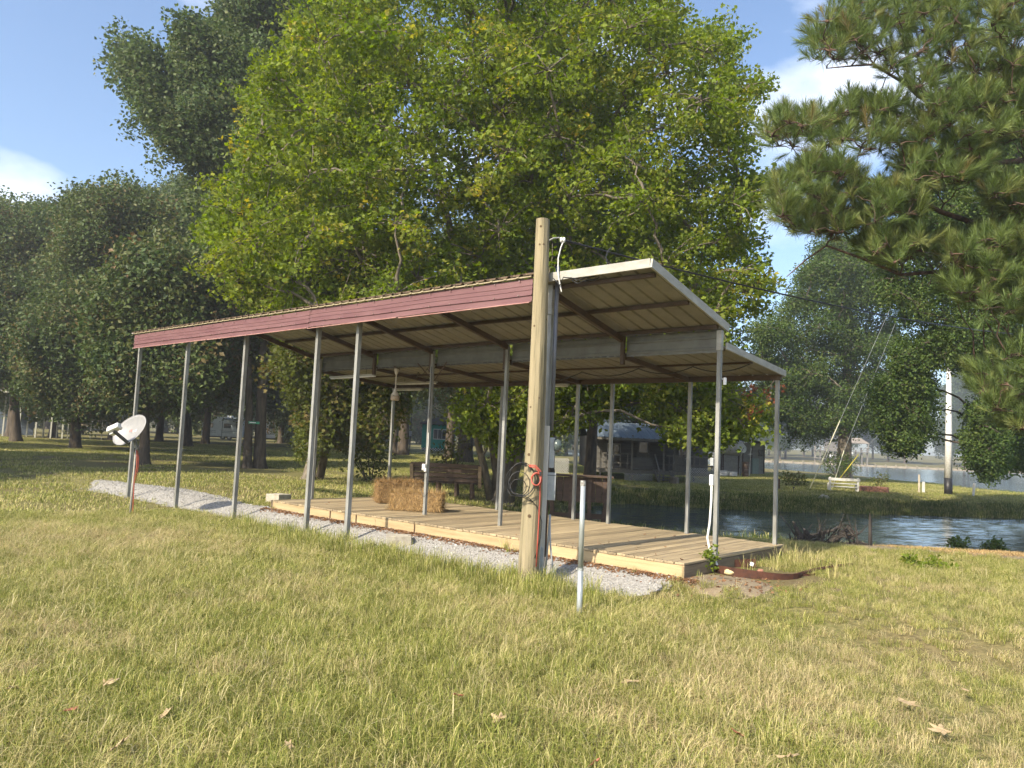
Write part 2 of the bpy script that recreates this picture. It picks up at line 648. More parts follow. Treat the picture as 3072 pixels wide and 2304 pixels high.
# ripples tilt the surface: slopes taken straight from two drifting noise fields
sub = wn.nodes.new('ShaderNodeVectorMath')
sub.operation = 'SUBTRACT'
sub.inputs[1].default_value = (.5, .5, .5)
wn.links.new(n1.outputs['Color'], sub.inputs[0])
mul = wn.nodes.new('ShaderNodeVectorMath')
mul.operation = 'MULTIPLY'
mul.inputs[1].default_value = (.25, .55, 0)
wn.links.new(sub.outputs[0], mul.inputs[0])
upn = wn.nodes.new('ShaderNodeVectorMath')
upn.operation = 'ADD'
upn.inputs[1].default_value = (0, 0, 1)
wn.links.new(mul.outputs[0], upn.inputs[0])
nrmz = wn.nodes.new('ShaderNodeVectorMath')
nrmz.operation = 'NORMALIZE'
wn.links.new(upn.outputs[0], nrmz.inputs[0])
wn.links.new(nrmz.outputs[0], wb.inputs['Normal'])
wmb = MB()
wmb.add([(1.0, 15, 0), (420, 8, 0), (420, 300, 0), (-75, 300, 0), (-75, 170, 0), (1.0, 60, 0)], [(0, 1, 2, 3, 4, 5)])
water = wmb.build('water', wm, loc=(0, 0, WATER_Z))
water['kind'] = 'structure'

# gravel strip between the deck and the front posts
GRAVEL = np.array([tuple(W(t, n)[:2]) for t, n in [(0.05, -1.02), (0.0, -1.45), (0.25, -1.72), (1.2, -1.85), (3, -1.95), (4.7, -1.95), (7.9, -1.85), (11.8, -1.7),
                                                    (15, -1.75), (17.0, -1.8), (18.3, -1.15), (14.3, -0.35), (12, -0.55), (10.5, -0.95), (9.6, -0.9)]])
gm, gn, gb = nodes_of('gravel_bed')
gb.inputs['Roughness'].default_value = 0.9
tcn = gn.nodes.new('ShaderNodeTexCoord')
vo = gn.nodes.new('ShaderNodeTexVoronoi')
vo.inputs['Scale'].default_value = 42
gn.links.new(tcn.outputs['Object'], vo.inputs['Vector'])
rp = gn.nodes.new('ShaderNodeValToRGB')
rp.color_ramp.elements[0].color = (0.20, 0.19, 0.175, 1)
rp.color_ramp.elements[1].color = (0.40, 0.385, 0.36, 1)
gn.links.new(vo.outputs['Color'], rp.inputs['Fac'])
gn.links.new(rp.outputs['Color'], gb.inputs['Base Color'])
bp = gn.nodes.new('ShaderNodeBump')
bp.inputs['Strength'].default_value = 0.8
bp.inputs['Distance'].default_value = 0.02
gn.links.new(vo.outputs['Distance'], bp.inputs['Height'])
gn.links.new(bp.outputs[0], gb.inputs['Normal'])
px = np.arange(-12.5, 4, 0.06)
py = np.arange(7.5, 23.5, 0.06)
X, Y = np.meshgrid(px, py)
inside = sdf(GRAVEL, X, Y) + 0.07 * noise2(X, Y, 6, 9) + 0.03 * noise2(X, Y, 17, 10) < 0.02
Z = ground_z(X.ravel(), Y.ravel()).reshape(X.shape) + 0.015
gmb = MB()
idx = {}
for j in range(len(py) - 1):
    for i in range(len(px) - 1):
        if inside[j, i] or inside[j + 1, i + 1] or inside[j, i + 1] or inside[j + 1, i]:
            f = []
            for (jj, ii) in ((j, i), (j, i + 1), (j + 1, i + 1), (j + 1, i)):
                if (jj, ii) not in idx:
                    idx[(jj, ii)] = len(gmb.V)
                    gmb.V.append((px[ii], py[jj], Z[jj, ii]))
                f.append(idx[(jj, ii)])
            gmb.F.append(tuple(f))
gravel = gmb.build('gravel_path', gm)
gravel['kind'] = 'structure'

def stone_mesh(k, mat):
    r = random.Random(k)
    vs = []
    for (x, y, z) in [(1, 0, 0), (-1, 0, 0), (0, 1, 0), (0, -1, 0), (0, 0, 1), (0, 0, -0.7), (.6, .6, .5), (-.6, .6, .4), (-.6, -.6, .5), (.6, -.6, .4)]:
        q = r.uniform(0.75, 1.2)
        vs.append((x * q, y * q * 0.8, z * q * 0.6))
    fs = [(0, 6, 9), (0, 2, 6), (2, 7, 6), (2, 1, 7), (1, 8, 7), (1, 3, 8), (3, 9, 8), (3, 0, 9), (6, 7, 4), (7, 8, 4), (8, 9, 4), (9, 6, 4), (0, 9, 5), (0, 5, 2), (2, 5, 1), (1, 5, 3), (3, 5, 0)]
    return MB().add(vs, fs).mesh('stone', mat)

stone_mat = pmat('limestone_gravel', (0.42, 0.41, 0.39), (0.25, 0.24, 0.225), 3, 0.9, 0, 0, rnd=0.3)
stones = variants('gravel_stone', [stone_mesh(k, stone_mat) for k in range(6)])
n = 26000
x = rng.uniform(-12, 4, n * 2)
y = rng.uniform(8, 24, n * 2)
ok = sdf(GRAVEL, x, y) + 0.1 * noise2(x, y, 6, 9) < 0.03
ok |= (sdf(GRAVEL, x, y) < 0.35) & (rng.random(n * 2) < 0.05)
x, y = x[ok], y[ok]
pts = np.stack([x, y, ground_z(x, y) + 0.018], 1)
go = scatter('gravel_stones', pts, rng.uniform(0, 6.28, (len(x), 3)) * [0.15, 0.15, 1], rng.uniform(0.009, 0.024, len(x)), stones)
tag(go, 'loose pale limestone gravel strewn along the front of the wooden deck', 'gravel')

# ------------------------------------------------------------------ grass
def grassmat(name, greens, drys, bias, trans=.35):
    """blade colour: green or straw, picked blade by blade"""
    m, n, b = nodes_of(name)
    geo = n.nodes.new('ShaderNodeNewGeometry')
    rp_ = n.nodes.new('ShaderNodeValToRGB')
    cr = rp_.color_ramp
    stops = [(0, greens[0]), (bias * .5, greens[1]), (bias, greens[2]), (min(.97, bias + .06), drys[0]), (min(.985, bias + .3), drys[1]), (1, drys[2])]
    cr.elements[0].position, cr.elements[0].color = 0, (*stops[0][1], 1)
    cr.elements[1].position, cr.elements[1].color = 1, (*stops[-1][1], 1)
    for q, c in stops[1:-1]:
        cr.elements.new(q).color = (*c, 1)
    n.links.new(geo.outputs['Random Per Island'], rp_.inputs['Fac'])
    oi = n.nodes.new('ShaderNodeObjectInfo')
    mr = n.nodes.new('ShaderNodeMapRange')
    mr.inputs['To Min'].default_value = .82
    mr.inputs['To Max'].default_value = 1.18
    n.links.new(oi.outputs['Random'], mr.inputs['Value'])
    hs = n.nodes.new('ShaderNodeHueSaturation')
    n.links.new(mr.outputs[0], hs.inputs['Value'])
    n.links.new(rp_.outputs['Color'], hs.inputs['Color'])
    b.inputs['Roughness'].default_value = .6
    b.inputs['Specular IOR Level'].default_value = .3
    n.links.new(hs.outputs[0], b.inputs['Base Color'])
    tr = n.nodes.new('ShaderNodeBsdfTranslucent')
    n.links.new(hs.outputs[0], tr.inputs['Color'])
    mx = n.nodes.new('ShaderNodeMixShader')
    mx.inputs['Fac'].default_value = trans
    n.links.new(b.outputs[0], mx.inputs[1])
    n.links.new(tr.outputs[0], mx.inputs[2])
    n.links.new(mx.outputs[0], n.nodes['Material Output'].inputs['Surface'])
    return m

GREENS = [(.15, .19, .035), (.25, .275, .055), (.37, .36, .10)]
DRYS = [(.50, .46, .17), (.60, .53, .25), (.42, .34, .16)]
grass_green = grassmat('grass_green', GREENS, DRYS, .72)
grass_mixed = grassmat('grass_mixed', GREENS, DRYS, .45)
grass_dry = grassmat('grass_dry', GREENS, [(.55, .47, .22), (.66, .56, .31), (.42, .32, .17)], .22)
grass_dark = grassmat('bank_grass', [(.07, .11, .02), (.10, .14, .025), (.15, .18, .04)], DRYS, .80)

def tuft(k, mat, blades, rad, h0, h1, wdt, lean, square=False):
    r = random.Random(k)
    V, F = [], []
    for _ in range(blades):
        if square:
            bx, by = r.uniform(-rad, rad), r.uniform(-rad, rad)
        else:
            a = r.uniform(0, 2 * PI)
            q = rad * math.sqrt(r.random())
            bx, by = q * math.cos(a), q * math.sin(a)
        h = h0 + (h1 - h0) * r.random() ** 1.6
        da = r.uniform(0, 2 * PI)
        ln = r.uniform(0.15, 1.0) * lean * h
        dx, dy = math.cos(da) * ln, math.sin(da) * ln
        pa = da + PI / 2 + r.uniform(-0.6, 0.6)
        w_ = wdt * r.uniform(.6, 1.3)
        wx, wy = math.cos(pa) * w_ / 2, math.sin(pa) * w_ / 2
        tip = h * r.uniform(.55, 1.0)
        o = len(V)
        V += [(bx - wx, by - wy, -0.012), (bx + wx, by + wy, -0.012),
              (bx + dx * .35 - wx * .9, by + dy * .35 - wy * .9, h * .62), (bx + dx * .35 + wx * .9, by + dy * .35 + wy * .9, h * .62),
              (bx + dx, by + dy, tip)]
        F += [(o, o + 1, o + 3, o + 2), (o + 2, o + 3, o + 4)]
    return MB().add(V, F).mesh('tuft', mat)

TILE = .21
near_tiles = variants('grass_near', [tuft(i, grass_green, 260, TILE * .68, .03, .16, .0042, 1.5, True) for i in range(4)] +
                      [tuft(20 + i, grass_mixed, 260, TILE * .68, .03, .15, .0040, 1.8, True) for i in range(4)] +
                      [tuft(40 + i, grass_dry, 260, TILE * .68, .03, .14, .0038, 2.2, True) for i in range(4)] +
                      [tuft(50 + i, grass_green, 170, TILE * .62, .07, .38, .0052, .8, True) for i in range(3)])
stalk_m = grassmat('seed_stalk', [(.34, .35, .10), (.46, .43, .15), (.55, .49, .20)], [(.66, .58, .32), (.72, .63, .38), (.52, .42, .24)], .45, .3)
stalk_v = variants('seed_stalk', [tuft(400 + i, stalk_m, 9, .10, .10, .25, .0026, 1.7) for i in range(5)])
edge_tufts = variants('grass_edge', [tuft(200 + i, grass_green, 26, .055, .04, .16, .0048, 1.2) for i in range(3)] + [tuft(210 + i, grass_mixed, 20, .05, .03, .12, .0046, 1.6) for i in range(2)] +
                      [tuft(220 + i, grass_green, 24, .055, .10, .30, .0052, .8) for i in range(2)])
far_tiles = variants('grass_far', [tuft(60 + i, grass_green, 210, .55, .04, .13, .013, 1.4, True) for i in range(3)] +
                     [tuft(80 + i, grass_mixed, 210, .55, .04, .12, .013, 1.6, True) for i in range(3)] +
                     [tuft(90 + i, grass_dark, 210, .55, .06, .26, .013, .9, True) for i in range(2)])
DECKP = np.array([tuple(W(t, n)[:2]) for t, n in [(-0.05, -0.95), (9.5, -0.95), (9.5, 2.35), (-0.05, 2.35)]])
RINGP = np.array([(2.7, 9.75), (3.5, 9.4), (4.1, 10.0), (3.6, 10.9), (2.9, 10.6)])

SOILP = np.array([(6.3, 14.6), (7.2, 13.6), (8.6, 13.4), (10.5, 13.0), (13.5, 12.7), (18, 13.5), (18, 17.6), (7, 17.8), (5.6, 16.4)])

def dirt_amount(x, y):
    """bare, trodden or strewn ground: under the trees, by the deck end, on the near bank"""
    d = 0.95 * ss(1.10 - np.hypot(x - 2.75, y - 9.45) / 1.0)
    d = np.maximum(d, 0.97 * ss((0.5 - sdf(SOILP, x, y) - .25 * noise2(x, y, 2.3, 41)) / 0.6))
    d = np.maximum(d, 0.9 * ss((0.7 - np.hypot((x - 6.3) * .6, y - 15.4)) / .8))
    d = np.maximum(d, 0.9 * ss((noise2(x, y, 0.22, 21) - 0.05) / 0.3) * ss((y - 24) / 6) * ss((8 - x) / 4))
    return d

def wedge_grid(r0, r1, step, half):
    gx_, gy_ = np.meshgrid(np.arange(-r1, r1, step), np.arange(0, r1, step))
    x, y = gx_.ravel(), gy_.ravel()
    x = x + rng.uniform(-.3, .3, x.shape) * step
    y = y + rng.uniform(-.3, .3, y.shape) * step
    r = np.hypot(x, y)
    k = (r > r0) & (r < r1) & (np.abs(np.arctan2(x, y)) < half)
    return x[k], y[k]

def tallness(x, y, gr):
    return np.clip(1 - np.abs(gr - 0.35) / 0.9, 0, 1) * ss((9 - np.hypot(x - 0.3, y - 10)) / 7) * ss((1.7 - x) / 1.0)

def dryness_at(x, y):
    return 0.50 + 0.36 * noise2(x, y, 0.8, 14) + 0.30 * noise2(x, y, 2.6, 15)

def place_near():
    x, y = wedge_grid(1.7, 17.5, TILE, .76)
    gr, dk_, ws = sdf(GRAVEL, x, y), sdf(DECKP, x, y), water_sd(x, y)
    keep = (ws > .5) & (dk_ > .16) & (gr + .10 * noise2(x, y, 5, 5) > .12) & (sdf(RINGP, x, y) > .1) & (rng.random(len(x)) > dirt_amount(x, y))
    x, y, gr = x[keep], y[keep], gr[keep]
    m = len(x)
    tall, dry = tallness(x, y, gr), dryness_at(x, y)
    u = dry + rng.normal(0, .16, m) - .4 * tall
    v = np.where(u < .42, rng.integers(0, 4, m), np.where(u < .68, rng.integers(4, 8, m), rng.integers(8, 12, m)))
    v = np.where(rng.random(m) < .9 * tall ** .8 - .1, rng.integers(12, 15, m), v)
    low = 1 - .35 * ss((x - 1.6) / 1.5)
    s = rng.uniform(.92, 1.12, m) * (1 + .14 * noise2(x, y, 1.7, 8)) * low
    rot = np.stack([rng.normal(0, .05, m), rng.normal(0, .05, m), rng.integers(0, 4, m) * PI / 2 + rng.normal(0, .15, m)], 1)
    o = scatter('lawn_grass', np.stack([x, y, ground_z(x, y)], 1), rot, s, near_tiles, vid=v)
    tag(o, 'unmown yellow green grass filling the foreground lawn before the gravel', 'grass')
    # thin pale seed stalks standing and arching over the lawn
    wx_, wy_ = wedge_grid(1.8, 15, .24, .76)
    gr = sdf(GRAVEL, wx_, wy_)
    keep = (gr > .1) & (sdf(DECKP, wx_, wy_) > .2) & (water_sd(wx_, wy_) > 1.5) & (sdf(RINGP, wx_, wy_) > .1) & (rng.random(len(wx_)) < .55) & (rng.random(len(wx_)) > dirt_amount(wx_, wy_))
    wx_, wy_, gr = wx_[keep], wy_[keep], gr[keep]
    m = len(wx_)
    low = 1 - .3 * ss((wx_ - 1.6) / 1.5) + .3 * tallness(wx_, wy_, gr)
    o = scatter('seed_stalks', np.stack([wx_, wy_, ground_z(wx_, wy_)], 1), np.stack([0 * wx_, 0 * wx_, rng.uniform(0, 6.28, m)], 1), rng.uniform(.6, 1.15, m) * low, stalk_v)
    tag(o, 'pale wispy seed stalks arching over the foreground lawn', 'grass')
    # loose edge against gravel, deck and ring
    n_ = 9000
    x, y = rng.uniform(-12, 6, n_), rng.uniform(7, 24, n_)
    gr, dk_ = sdf(GRAVEL, x, y), sdf(DECKP, x, y)
    keep = (dk_ > .04) & (gr > -.16 * rng.random(n_) ** 2 - .03) & ((gr < .30) | (dk_ < .3)) & (sdf(RINGP, x, y) > 0) & (rng.random(n_) > dirt_amount(x, y))
    keep &= (gr > 0) | (rng.random(n_) < .5)
    x, y, gr = x[keep], y[keep], gr[keep]
    m = len(x)
    tall = tallness(x, y, gr)
    v = np.where(rng.random(m) < .6 * tall, rng.integers(5, 7, m), rng.integers(0, 5, m))
    o = scatter('edge_grass', np.stack([x, y, ground_z(x, y)], 1), np.stack([0 * x, 0 * x, rng.uniform(0, 6.28, m)], 1), rng.uniform(.7, 1.15, m), edge_tufts, vid=v)
    tag(o, 'ragged grass tufts fringing the gravel and the deck', 'grass')

def place_far():
    x, y = wedge_grid(16.5, 75, .85, .72)
    ws, gr, dk_ = water_sd(x, y), sdf(GRAVEL, x, y), sdf(DECKP, x, y)
    keep = (ws > .25) & (dk_ > .5) & (gr > .4) & (rng.random(len(x)) > dirt_amount(x, y))
    x, y, ws = x[keep], y[keep], ws[keep]
    m = len(x)
    u = dryness_at(x, y) + rng.normal(0, .15, m)
    v = np.where(u < .55, rng.integers(0, 3, m), rng.integers(3, 6, m))
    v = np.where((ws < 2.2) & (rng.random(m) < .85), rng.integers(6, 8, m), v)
    rot = np.stack([0 * x, 0 * x, rng.uniform(0, 6.28, m)], 1)
    o = scatter('far_grass', np.stack([x, y, ground_z(x, y)], 1), rot, rng.uniform(.85, 1.1, m), far_tiles, vid=v)
    tag(o, 'short grass of the shaded yard and the far bank of the creek', 'grass')

place_near()
place_far()
# bare soil at the deck end and down the near bank
soil_m = pmat('bare_soil', (.20, .15, .095), (.12, .09, .06), 5, .95, 0, .9, c3=(.25, .20, .13), bscale=24)
sx_, sy_ = np.arange(1.2, 18.5, .08), np.arange(8.2, 18.6, .08)
X, Y = np.meshgrid(sx_, sy_)
msk = (dirt_amount(X, Y) > .25) & (sdf(DECKP, X, Y) > -.2) & (water_sd(X, Y) > -.3) & (sdf(GRAVEL, X, Y) > .05)
Z = ground_z(X.ravel(), Y.ravel()).reshape(X.shape) + np.clip(.06 * (dirt_amount(X, Y) - .52), -.012, .016)
smb = MB()
idx = {}
for j in range(len(sy_) - 1):
    for i in range(len(sx_) - 1):
        if msk[j, i] and msk[j + 1, i + 1] and msk[j, i + 1] and msk[j + 1, i]:
            f = []
            for (jj, ii) in ((j, i), (j, i + 1), (j + 1, i + 1), (j + 1, i)):
                if (jj, ii) not in idx:
                    idx[(jj, ii)] = len(smb.V)
                    smb.V.append((sx_[ii], sy_[jj], Z[jj, ii]))
                f.append(idx[(jj, ii)])
            smb.F.append(tuple(f))
soil = smb.build('bare_soil_ground', soil_m, smooth=True)
soil['kind'] = 'structure'
# taller growth along the far bank of the creek
n = 30000
x, y = rng.uniform(1, 34, n), rng.uniform(26, 37, n)
ws = sdf(CREEK, x, y)
keep = (ws > .02) & (ws < 1.9 * rng.random(n) + .15)
x, y, ws = x[keep], y[keep], ws[keep]
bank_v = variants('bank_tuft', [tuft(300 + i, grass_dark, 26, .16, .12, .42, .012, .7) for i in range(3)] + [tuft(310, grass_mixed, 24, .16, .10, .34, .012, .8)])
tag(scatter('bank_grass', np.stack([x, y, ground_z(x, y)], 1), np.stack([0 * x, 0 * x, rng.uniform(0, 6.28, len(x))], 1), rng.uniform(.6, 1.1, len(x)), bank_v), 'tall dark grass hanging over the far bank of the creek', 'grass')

# ------------------------------------------------------------------ carport
ROOT_RZ = -TH
cp = empty('metal_carport', (ORG[0], ORG[1], 0), ROOT_RZ, 'long open metal carport with maroon front panel and stepped sloping roof over a deck', 'carport')
F_T = [14.52, 12.0, 9.49, 6.97, 5.78, 1.6]
M_T = [9.47, 5.83, 3.94, 0.0]
B_T = [9.5, 5.96, 3.98, 3.18, 1.57, 0.03]

def channel_post(w, z0, z1):
    """a C-section upright: back web, two flanges and lips"""
    t = w * 0.10
    h, zc = z1 - z0, (z0 + z1) / 2
    mb = MB()
    mb.box((0, -w / 2 + t / 2, zc), (w, t, h))
    mb.box((-w / 2 + t / 2, t / 2, zc), (t, w - t, h))
    mb.box((w / 2 - t / 2, t / 2, zc), (t, w - t, h))
    mb.box((0, w / 2 - t / 2, zc), (w - 2 * t, t, h))
    return mb

f_me = channel_post(0.072, -0.35, 3.56).mesh('post', post_metal)
m_me = channel_post(0.056, 0.19, 3.28).mesh('post', post_metal)
b_me = channel_post(0.056, 0.19, 2.90).mesh('post', post_metal)
for t in F_T:
    obj_of('post', f_me, cp, (-t, -1.8, 0))
for t in M_T:
    obj_of('post', m_me, cp, (-t, 0, 0))
for t in B_T:
    obj_of('post', b_me, cp, (-t, 2.18, 0))

def zu(n):          # underside of the upper roof
    return 3.79 - 0.222 * (n + 1.95)

def zl(n):          # underside of the lower roof
    return 3.075 - 0.078 * n

for t in (1.6, 3.94, 5.83, 7.6, 9.47):
    mb = MB().bar((0, -1.84, zu(-1.84) - .10), (0, -0.03, zu(-0.03) - .10), .06, .085)
    mb.build('rafter', beam_brown, cp, (-t, 0, 0))
    mb = MB().bar((0, 0.10, zl(0.1) - .065), (0, 2.14, zl(2.14) - .065), .05, .075)
    mb.build('rafter', beam_brown, cp, (-t, 0, 0))
    mb = MB().box((0, 0.02, 3.10), (.06, .055, .44))
    mb.build('hanger', beam_brown, cp, (-t - 0.065 if t in M_T else -t, 0, 0))
for n, sc_ in ((-1.80, 0), (-0.93, 0), (-0.07, 0)):
    z = zu(n) - .03
    MB().box((-4.72, n, z), (9.42, .055, .05)).build('purlin', beam_brown, cp)
for n in (0.16, 1.12):
    MB().box((-4.72, n, zl(n) - .016), (9.42, .05, .03)).build('purlin', beam_brown, cp)
MB().box((-4.72, 2.18, zl(2.18) - .055), (9.5, .06, .09)).build('eave_beam', beam_brown, cp)

def ribbed_sheet(width, n0, n1, zf, ribs=4):
    pr = []
    step = width / ribs
    for i in range(ribs):
        a = i * step
        pr += [(a, 0), (a + step - .05, 0), (a + step - .035, .022), (a + step - .015, .022)]
    pr.append((width, 0))
    mb = MB()
    mb.strip([(x, 0, z) for x, z in pr], (0, n0, zf(n0)), (0, n1, zf(n1)))
    return mb

sheet_w = 9.58 / 10
up_me = ribbed_sheet(sheet_w, -1.96, 0.14, zu).mesh('roof_panel', roof_under)
lo_me = ribbed_sheet(sheet_w, 0.09, 2.27, zl).mesh('roof_panel', roof_under)
for i in range(10):
    for me in (up_me, lo_me):
        o = obj_of('roof_panel', me, cp, (-9.55 + i * sheet_w, 0, 0.001 * (i % 2)))
        md = o.modifiers.new('s', 'SOLIDIFY')
        md.thickness = 0.002
        md.offset = 1

# vertical step between the two roofs, in bays
ys = 0.085
for a, b in ((0.03, 1.57), (1.63, 3.90), (3.98, 5.79), (5.87, 7.56), (7.64, 9.5)):
    mb = MB()
    prof = [(0, 0, 3.005), (0, 0, 3.04), (0, -.012, 3.05), (0, -.012, 3.075), (0, 0, 3.085), (0, 0, 3.20), (0, -.012, 3.21), (0, -.012, 3.235), (0, 0, 3.245), (0, 0, 3.318)]
    mb.strip(prof, (-a, ys, 0), (-b, ys, 0))
    mb.build('step_panel', pmat('step_sheet_metal', (0.16, 0.165, 0.15), (0.11, 0.11, 0.10), 4, 0.45, 0.3), cp, solid=0.002)
slot_me = MB().box((0, 0, 0), (0.09, .006, .012)).mesh('slot', black_plastic)
for i in range(58):
    obj_of('slot', slot_me, cp, (-1.7 - i * 0.135, ys - 0.018, 3.02 + 0.0008 * math.sin(i)))

# white trim on the near end and the open front bay
def trim(name, p, q, w, h, m=white_metal):
    MB().bar(p, q, w, h).build(name, m, cp, bevel=.004)

trim('end_trim', (0.045, -1.99, zu(-1.99) + .032), (0.045, 0.165, zu(0.165) + .032), .03, .115)
trim('front_trim', (0.03, -1.985, zu(-1.985) + .032), (-1.72, -1.985, zu(-1.985) + .032), .03, .115)
trim('end_trim', (0.045, 0.11, zl(0.11) + .028), (0.045, 2.31, zl(2.31) + .028), .03, .10)
trim('eave_trim', (0.03, 2.295, zl(2.295) + .012), (-9.55, 2.295, zl(2.295) + .012), .025, .09)
trim('corner_sleeve', (0.0, -0.001, 3.02), (0.0, -0.001, 3.30), .075, .075)
trim('front_post_sleeve', (-1.6, -1.8, 3.36), (-1.6, -1.8, 3.78), .098, .098)

# maroon front panels: horizontal ribs, two lengths with a step at the joint
def fascia(a, b, dz, dy, dz2=0):
    prof = []
    z, y = 3.525, -2.0
    prof = [(0, y - .014, 0), (0, y - .014, .012), (0, y, .02), (0, y, .085), (0, y - .016, .092), (0, y - .016, .108), (0, y, .115), (0, y, .165),
            (0, y - .006, .168), (0, y - .006, .176), (0, y, .18), (0, y, .228), (0, y - .006, .231), (0, y - .006, .239), (0, y, .243), (0, y, .325)]
    mb = MB()
    k = 8
    for i in range(k):
        p, q = a + (b - a) * i / k, a + (b - a) * (i + 1) / k
        w1, w2 = 0.006 * math.sin(p * 2.1), 0.006 * math.sin(q * 2.1)
        m2 = len(prof)
        vs = [Vector(v) + Vector((-p, dy, z + dz + w1)) for v in prof] + [Vector(v) + Vector((-q, dy, z + dz + w2)) for v in prof]
        mb.add(vs, [(j, j + 1, m2 + j + 1, m2 + j) for j in range(m2 - 1)])
    mb.build('fascia_panel', maroon, cp, solid=.0025)

fascia(1.78, 7.02, 0.0, 0.0)
fascia(6.99, 14.42, -0.014, -0.006)
for a, b in ((1.8, 4.5), (4.55, 7.0), (7.03, 10.7), (10.74, 14.4)):
    MB().bar((-a, -2.02, 3.515 + random.uniform(-.006, .004)), (-b, -2.02, 3.508 + random.uniform(-.006, .004)), .03, .012).build(
        'bottom_lip', pmat('pinkish_lip', (0.42, 0.25, 0.22), (0.30, 0.14, 0.13), 8, 0.5), cp)
# screw heads along the maroon sheet ribs
mb = MB()
a = 2.0
while a < 14.3:
    for z in (.10, .30):
        mb.box((-a + random.uniform(-.01, .01), -2.022 - (.006 if a > 7 else 0), 3.525 + z - (.014 if a > 7 else 0)), (.016, .012, .016))
    a += .45
mb.build('screw_heads', pmat('zinc_screw', (.30, .24, .22), (.2, .14, .12), 20, .5, .4), cp)['kind'] = 'stuff'
# cream drip strip with little scallops, and rusty sheet edge above it
mb = MB()
a = 1.78
while a < 14.4:
    w = random.uniform(0.20, 0.27)
    mb.box((-(a + w / 2), -2.024, 3.866), (w - .004, .026, .018))
    mb.box((-(a + w), -2.03, 3.874), (.05, .03, .022))
    a += w
mb.build('drip_strip', cream, cp)
for a, b in ((1.76, 5.1), (5.13, 8.6), (8.63, 11.6), (11.63, 14.43)):
    mb = MB()
    pr = []
    x = a
    while x < b - 0.1:
        pr += [(x, 0), (x + .15, 0), (x + .17, .024), (x + .205, .024)]
        x += 0.225
    pr.append((b, 0))
    k = len(pr)
    y0, y1 = -2.05, -1.86
    vs = [(-px_, y0, 3.885 + pz) for px_, pz in pr] + [(-px_, y1, 3.945 + pz) for px_, pz in pr]
    mb.add(vs, [(i, i + 1, k + i + 1, k + i) for i in range(k - 1)])
    mb.build('ridge_sheet', rust_roof, cp, solid=.003)
    MB().bar((-a, -1.97, 3.90), (-b, -1.97, 3.90), .05, .05).build('nailer', rust_roof, cp)
MB().bar((-7.0, -1.93, 3.70), (-14.42, -1.93, 3.70), .05, .24).build('header_beam', beam_brown, cp)
MB().bar((-1.8, -1.93, 3.62), (-7.0, -1.93, 3.62), .05, .10).build('header_beam', beam_brown, cp)
MB().box((-14.46, -1.97, 3.875), (.09, .16, .02)).build('end_bracket', white_metal, cp)
MB().box((-14.47, -1.97, 3.52), (.12, .05, .015)).build('end_bracket', white_metal, cp)
# braces on the middle post
for dx in (-0.42, 0.38):
    MB().tube([(-5.83, 0.06, 2.72), (-5.83 + dx * .5, 0.03, 2.88), (-5.83 + dx, 0.0, 3.06)], .012, 6).build('brace', beam_brown, cp)

# ------------------------------------------------------------------ deck
dk = empty('wooden_deck', (ORG[0], ORG[1], 0), ROOT_RZ, 'low weathered wooden plank deck under the metal carport', 'deck')
LEN, Y0, Y1 = 9.58, -0.985, 2.33
bw = 0.136
nb = int(LEN / (bw + .009))
board_me = MB().box((0, (Y0 + Y1) / 2, -.016), (bw, Y1 - Y0, .030)).mesh('board', deck_wood)
for i in range(nb):
    x = 0.06 - (bw + .009) * (i + .5)
    o = obj_of('board', board_me, dk, (x, random.uniform(-.006, .004), .19 + random.uniform(-.0025, .002)), (random.uniform(-.001, .001), 0, random.uniform(-.0012, .0012)))
    md = o.modifiers.new('b', 'BEVEL')
    md.width = .005
    md.segments = 2
rz0 = .155
for a, b in ((-.055, 2.45), (2.455, 6.05), (6.055, 9.50)):
    MB().box((-(a + b) / 2, Y0 + .024, .070), (b - a, .038, .170)).build('rim_board', rim_wood, dk, bevel=.004)
end_wood = pmat('grey_end_wood', (0.20, 0.155, 0.10), (0.12, 0.09, 0.06), 18, 0.85, 0, 0.25, stretch=(1, .08, 1))
MB().box((0.04, (Y0 + Y1) / 2, .068), (.036, Y1 - Y0 - .01, .166)).build('end_rim_board', end_wood, dk, bevel=.004)
MB().box((-9.50, (Y0 + Y1) / 2, .070), (.036, Y1 - Y0 - .05, .166)).build('end_rim_board', end_wood, dk, bevel=.004)
MB().box((-4.75, Y1 - .024, .070), (9.45, .038, .166)).build('rim_board', rim_wood, dk, bevel=.004)
for n in (-.3, .5, 1.3):
    MB().box((-4.75, n, .08), (9.4, .04, .16)).build('joist', end_wood, dk)
mb = MB()
for i in range(nb):
    x = 0.06 - (bw + .009) * (i + .5)
    for dx in (-.04, .04):
        mb.box((x + dx, Y0 + .02, .1905), (.009, .009, .006))
mb.build('nail_heads', black_plastic, dk)['kind'] = 'stuff'
for t, z in ((5.0, .06), (6.6, .06), (7.4, .06)):
    MB().box((-t, Y0 - .008, .06), (.018, .012, .19)).build('stake', pmat('stake_wood', (.20, .13, .07), (.12, .08, .045), 15, .9), dk)

# ------------------------------------------------------------------ things under the roof
straw_a = leafmat('straw', [(0, (0.44, 0.30, 0.13)), (0.5, (0.52, 0.38, 0.18)), (1, (0.34, 0.22, 0.10))], 0.2, 0.7, (0.55, 1.35))
bale_core = pmat('bale_core', (0.26, 0.175, 0.08), (0.15, 0.095, 0.045), 30, 0.95, 0, 0.8, stretch=(1, 1, 0.4))

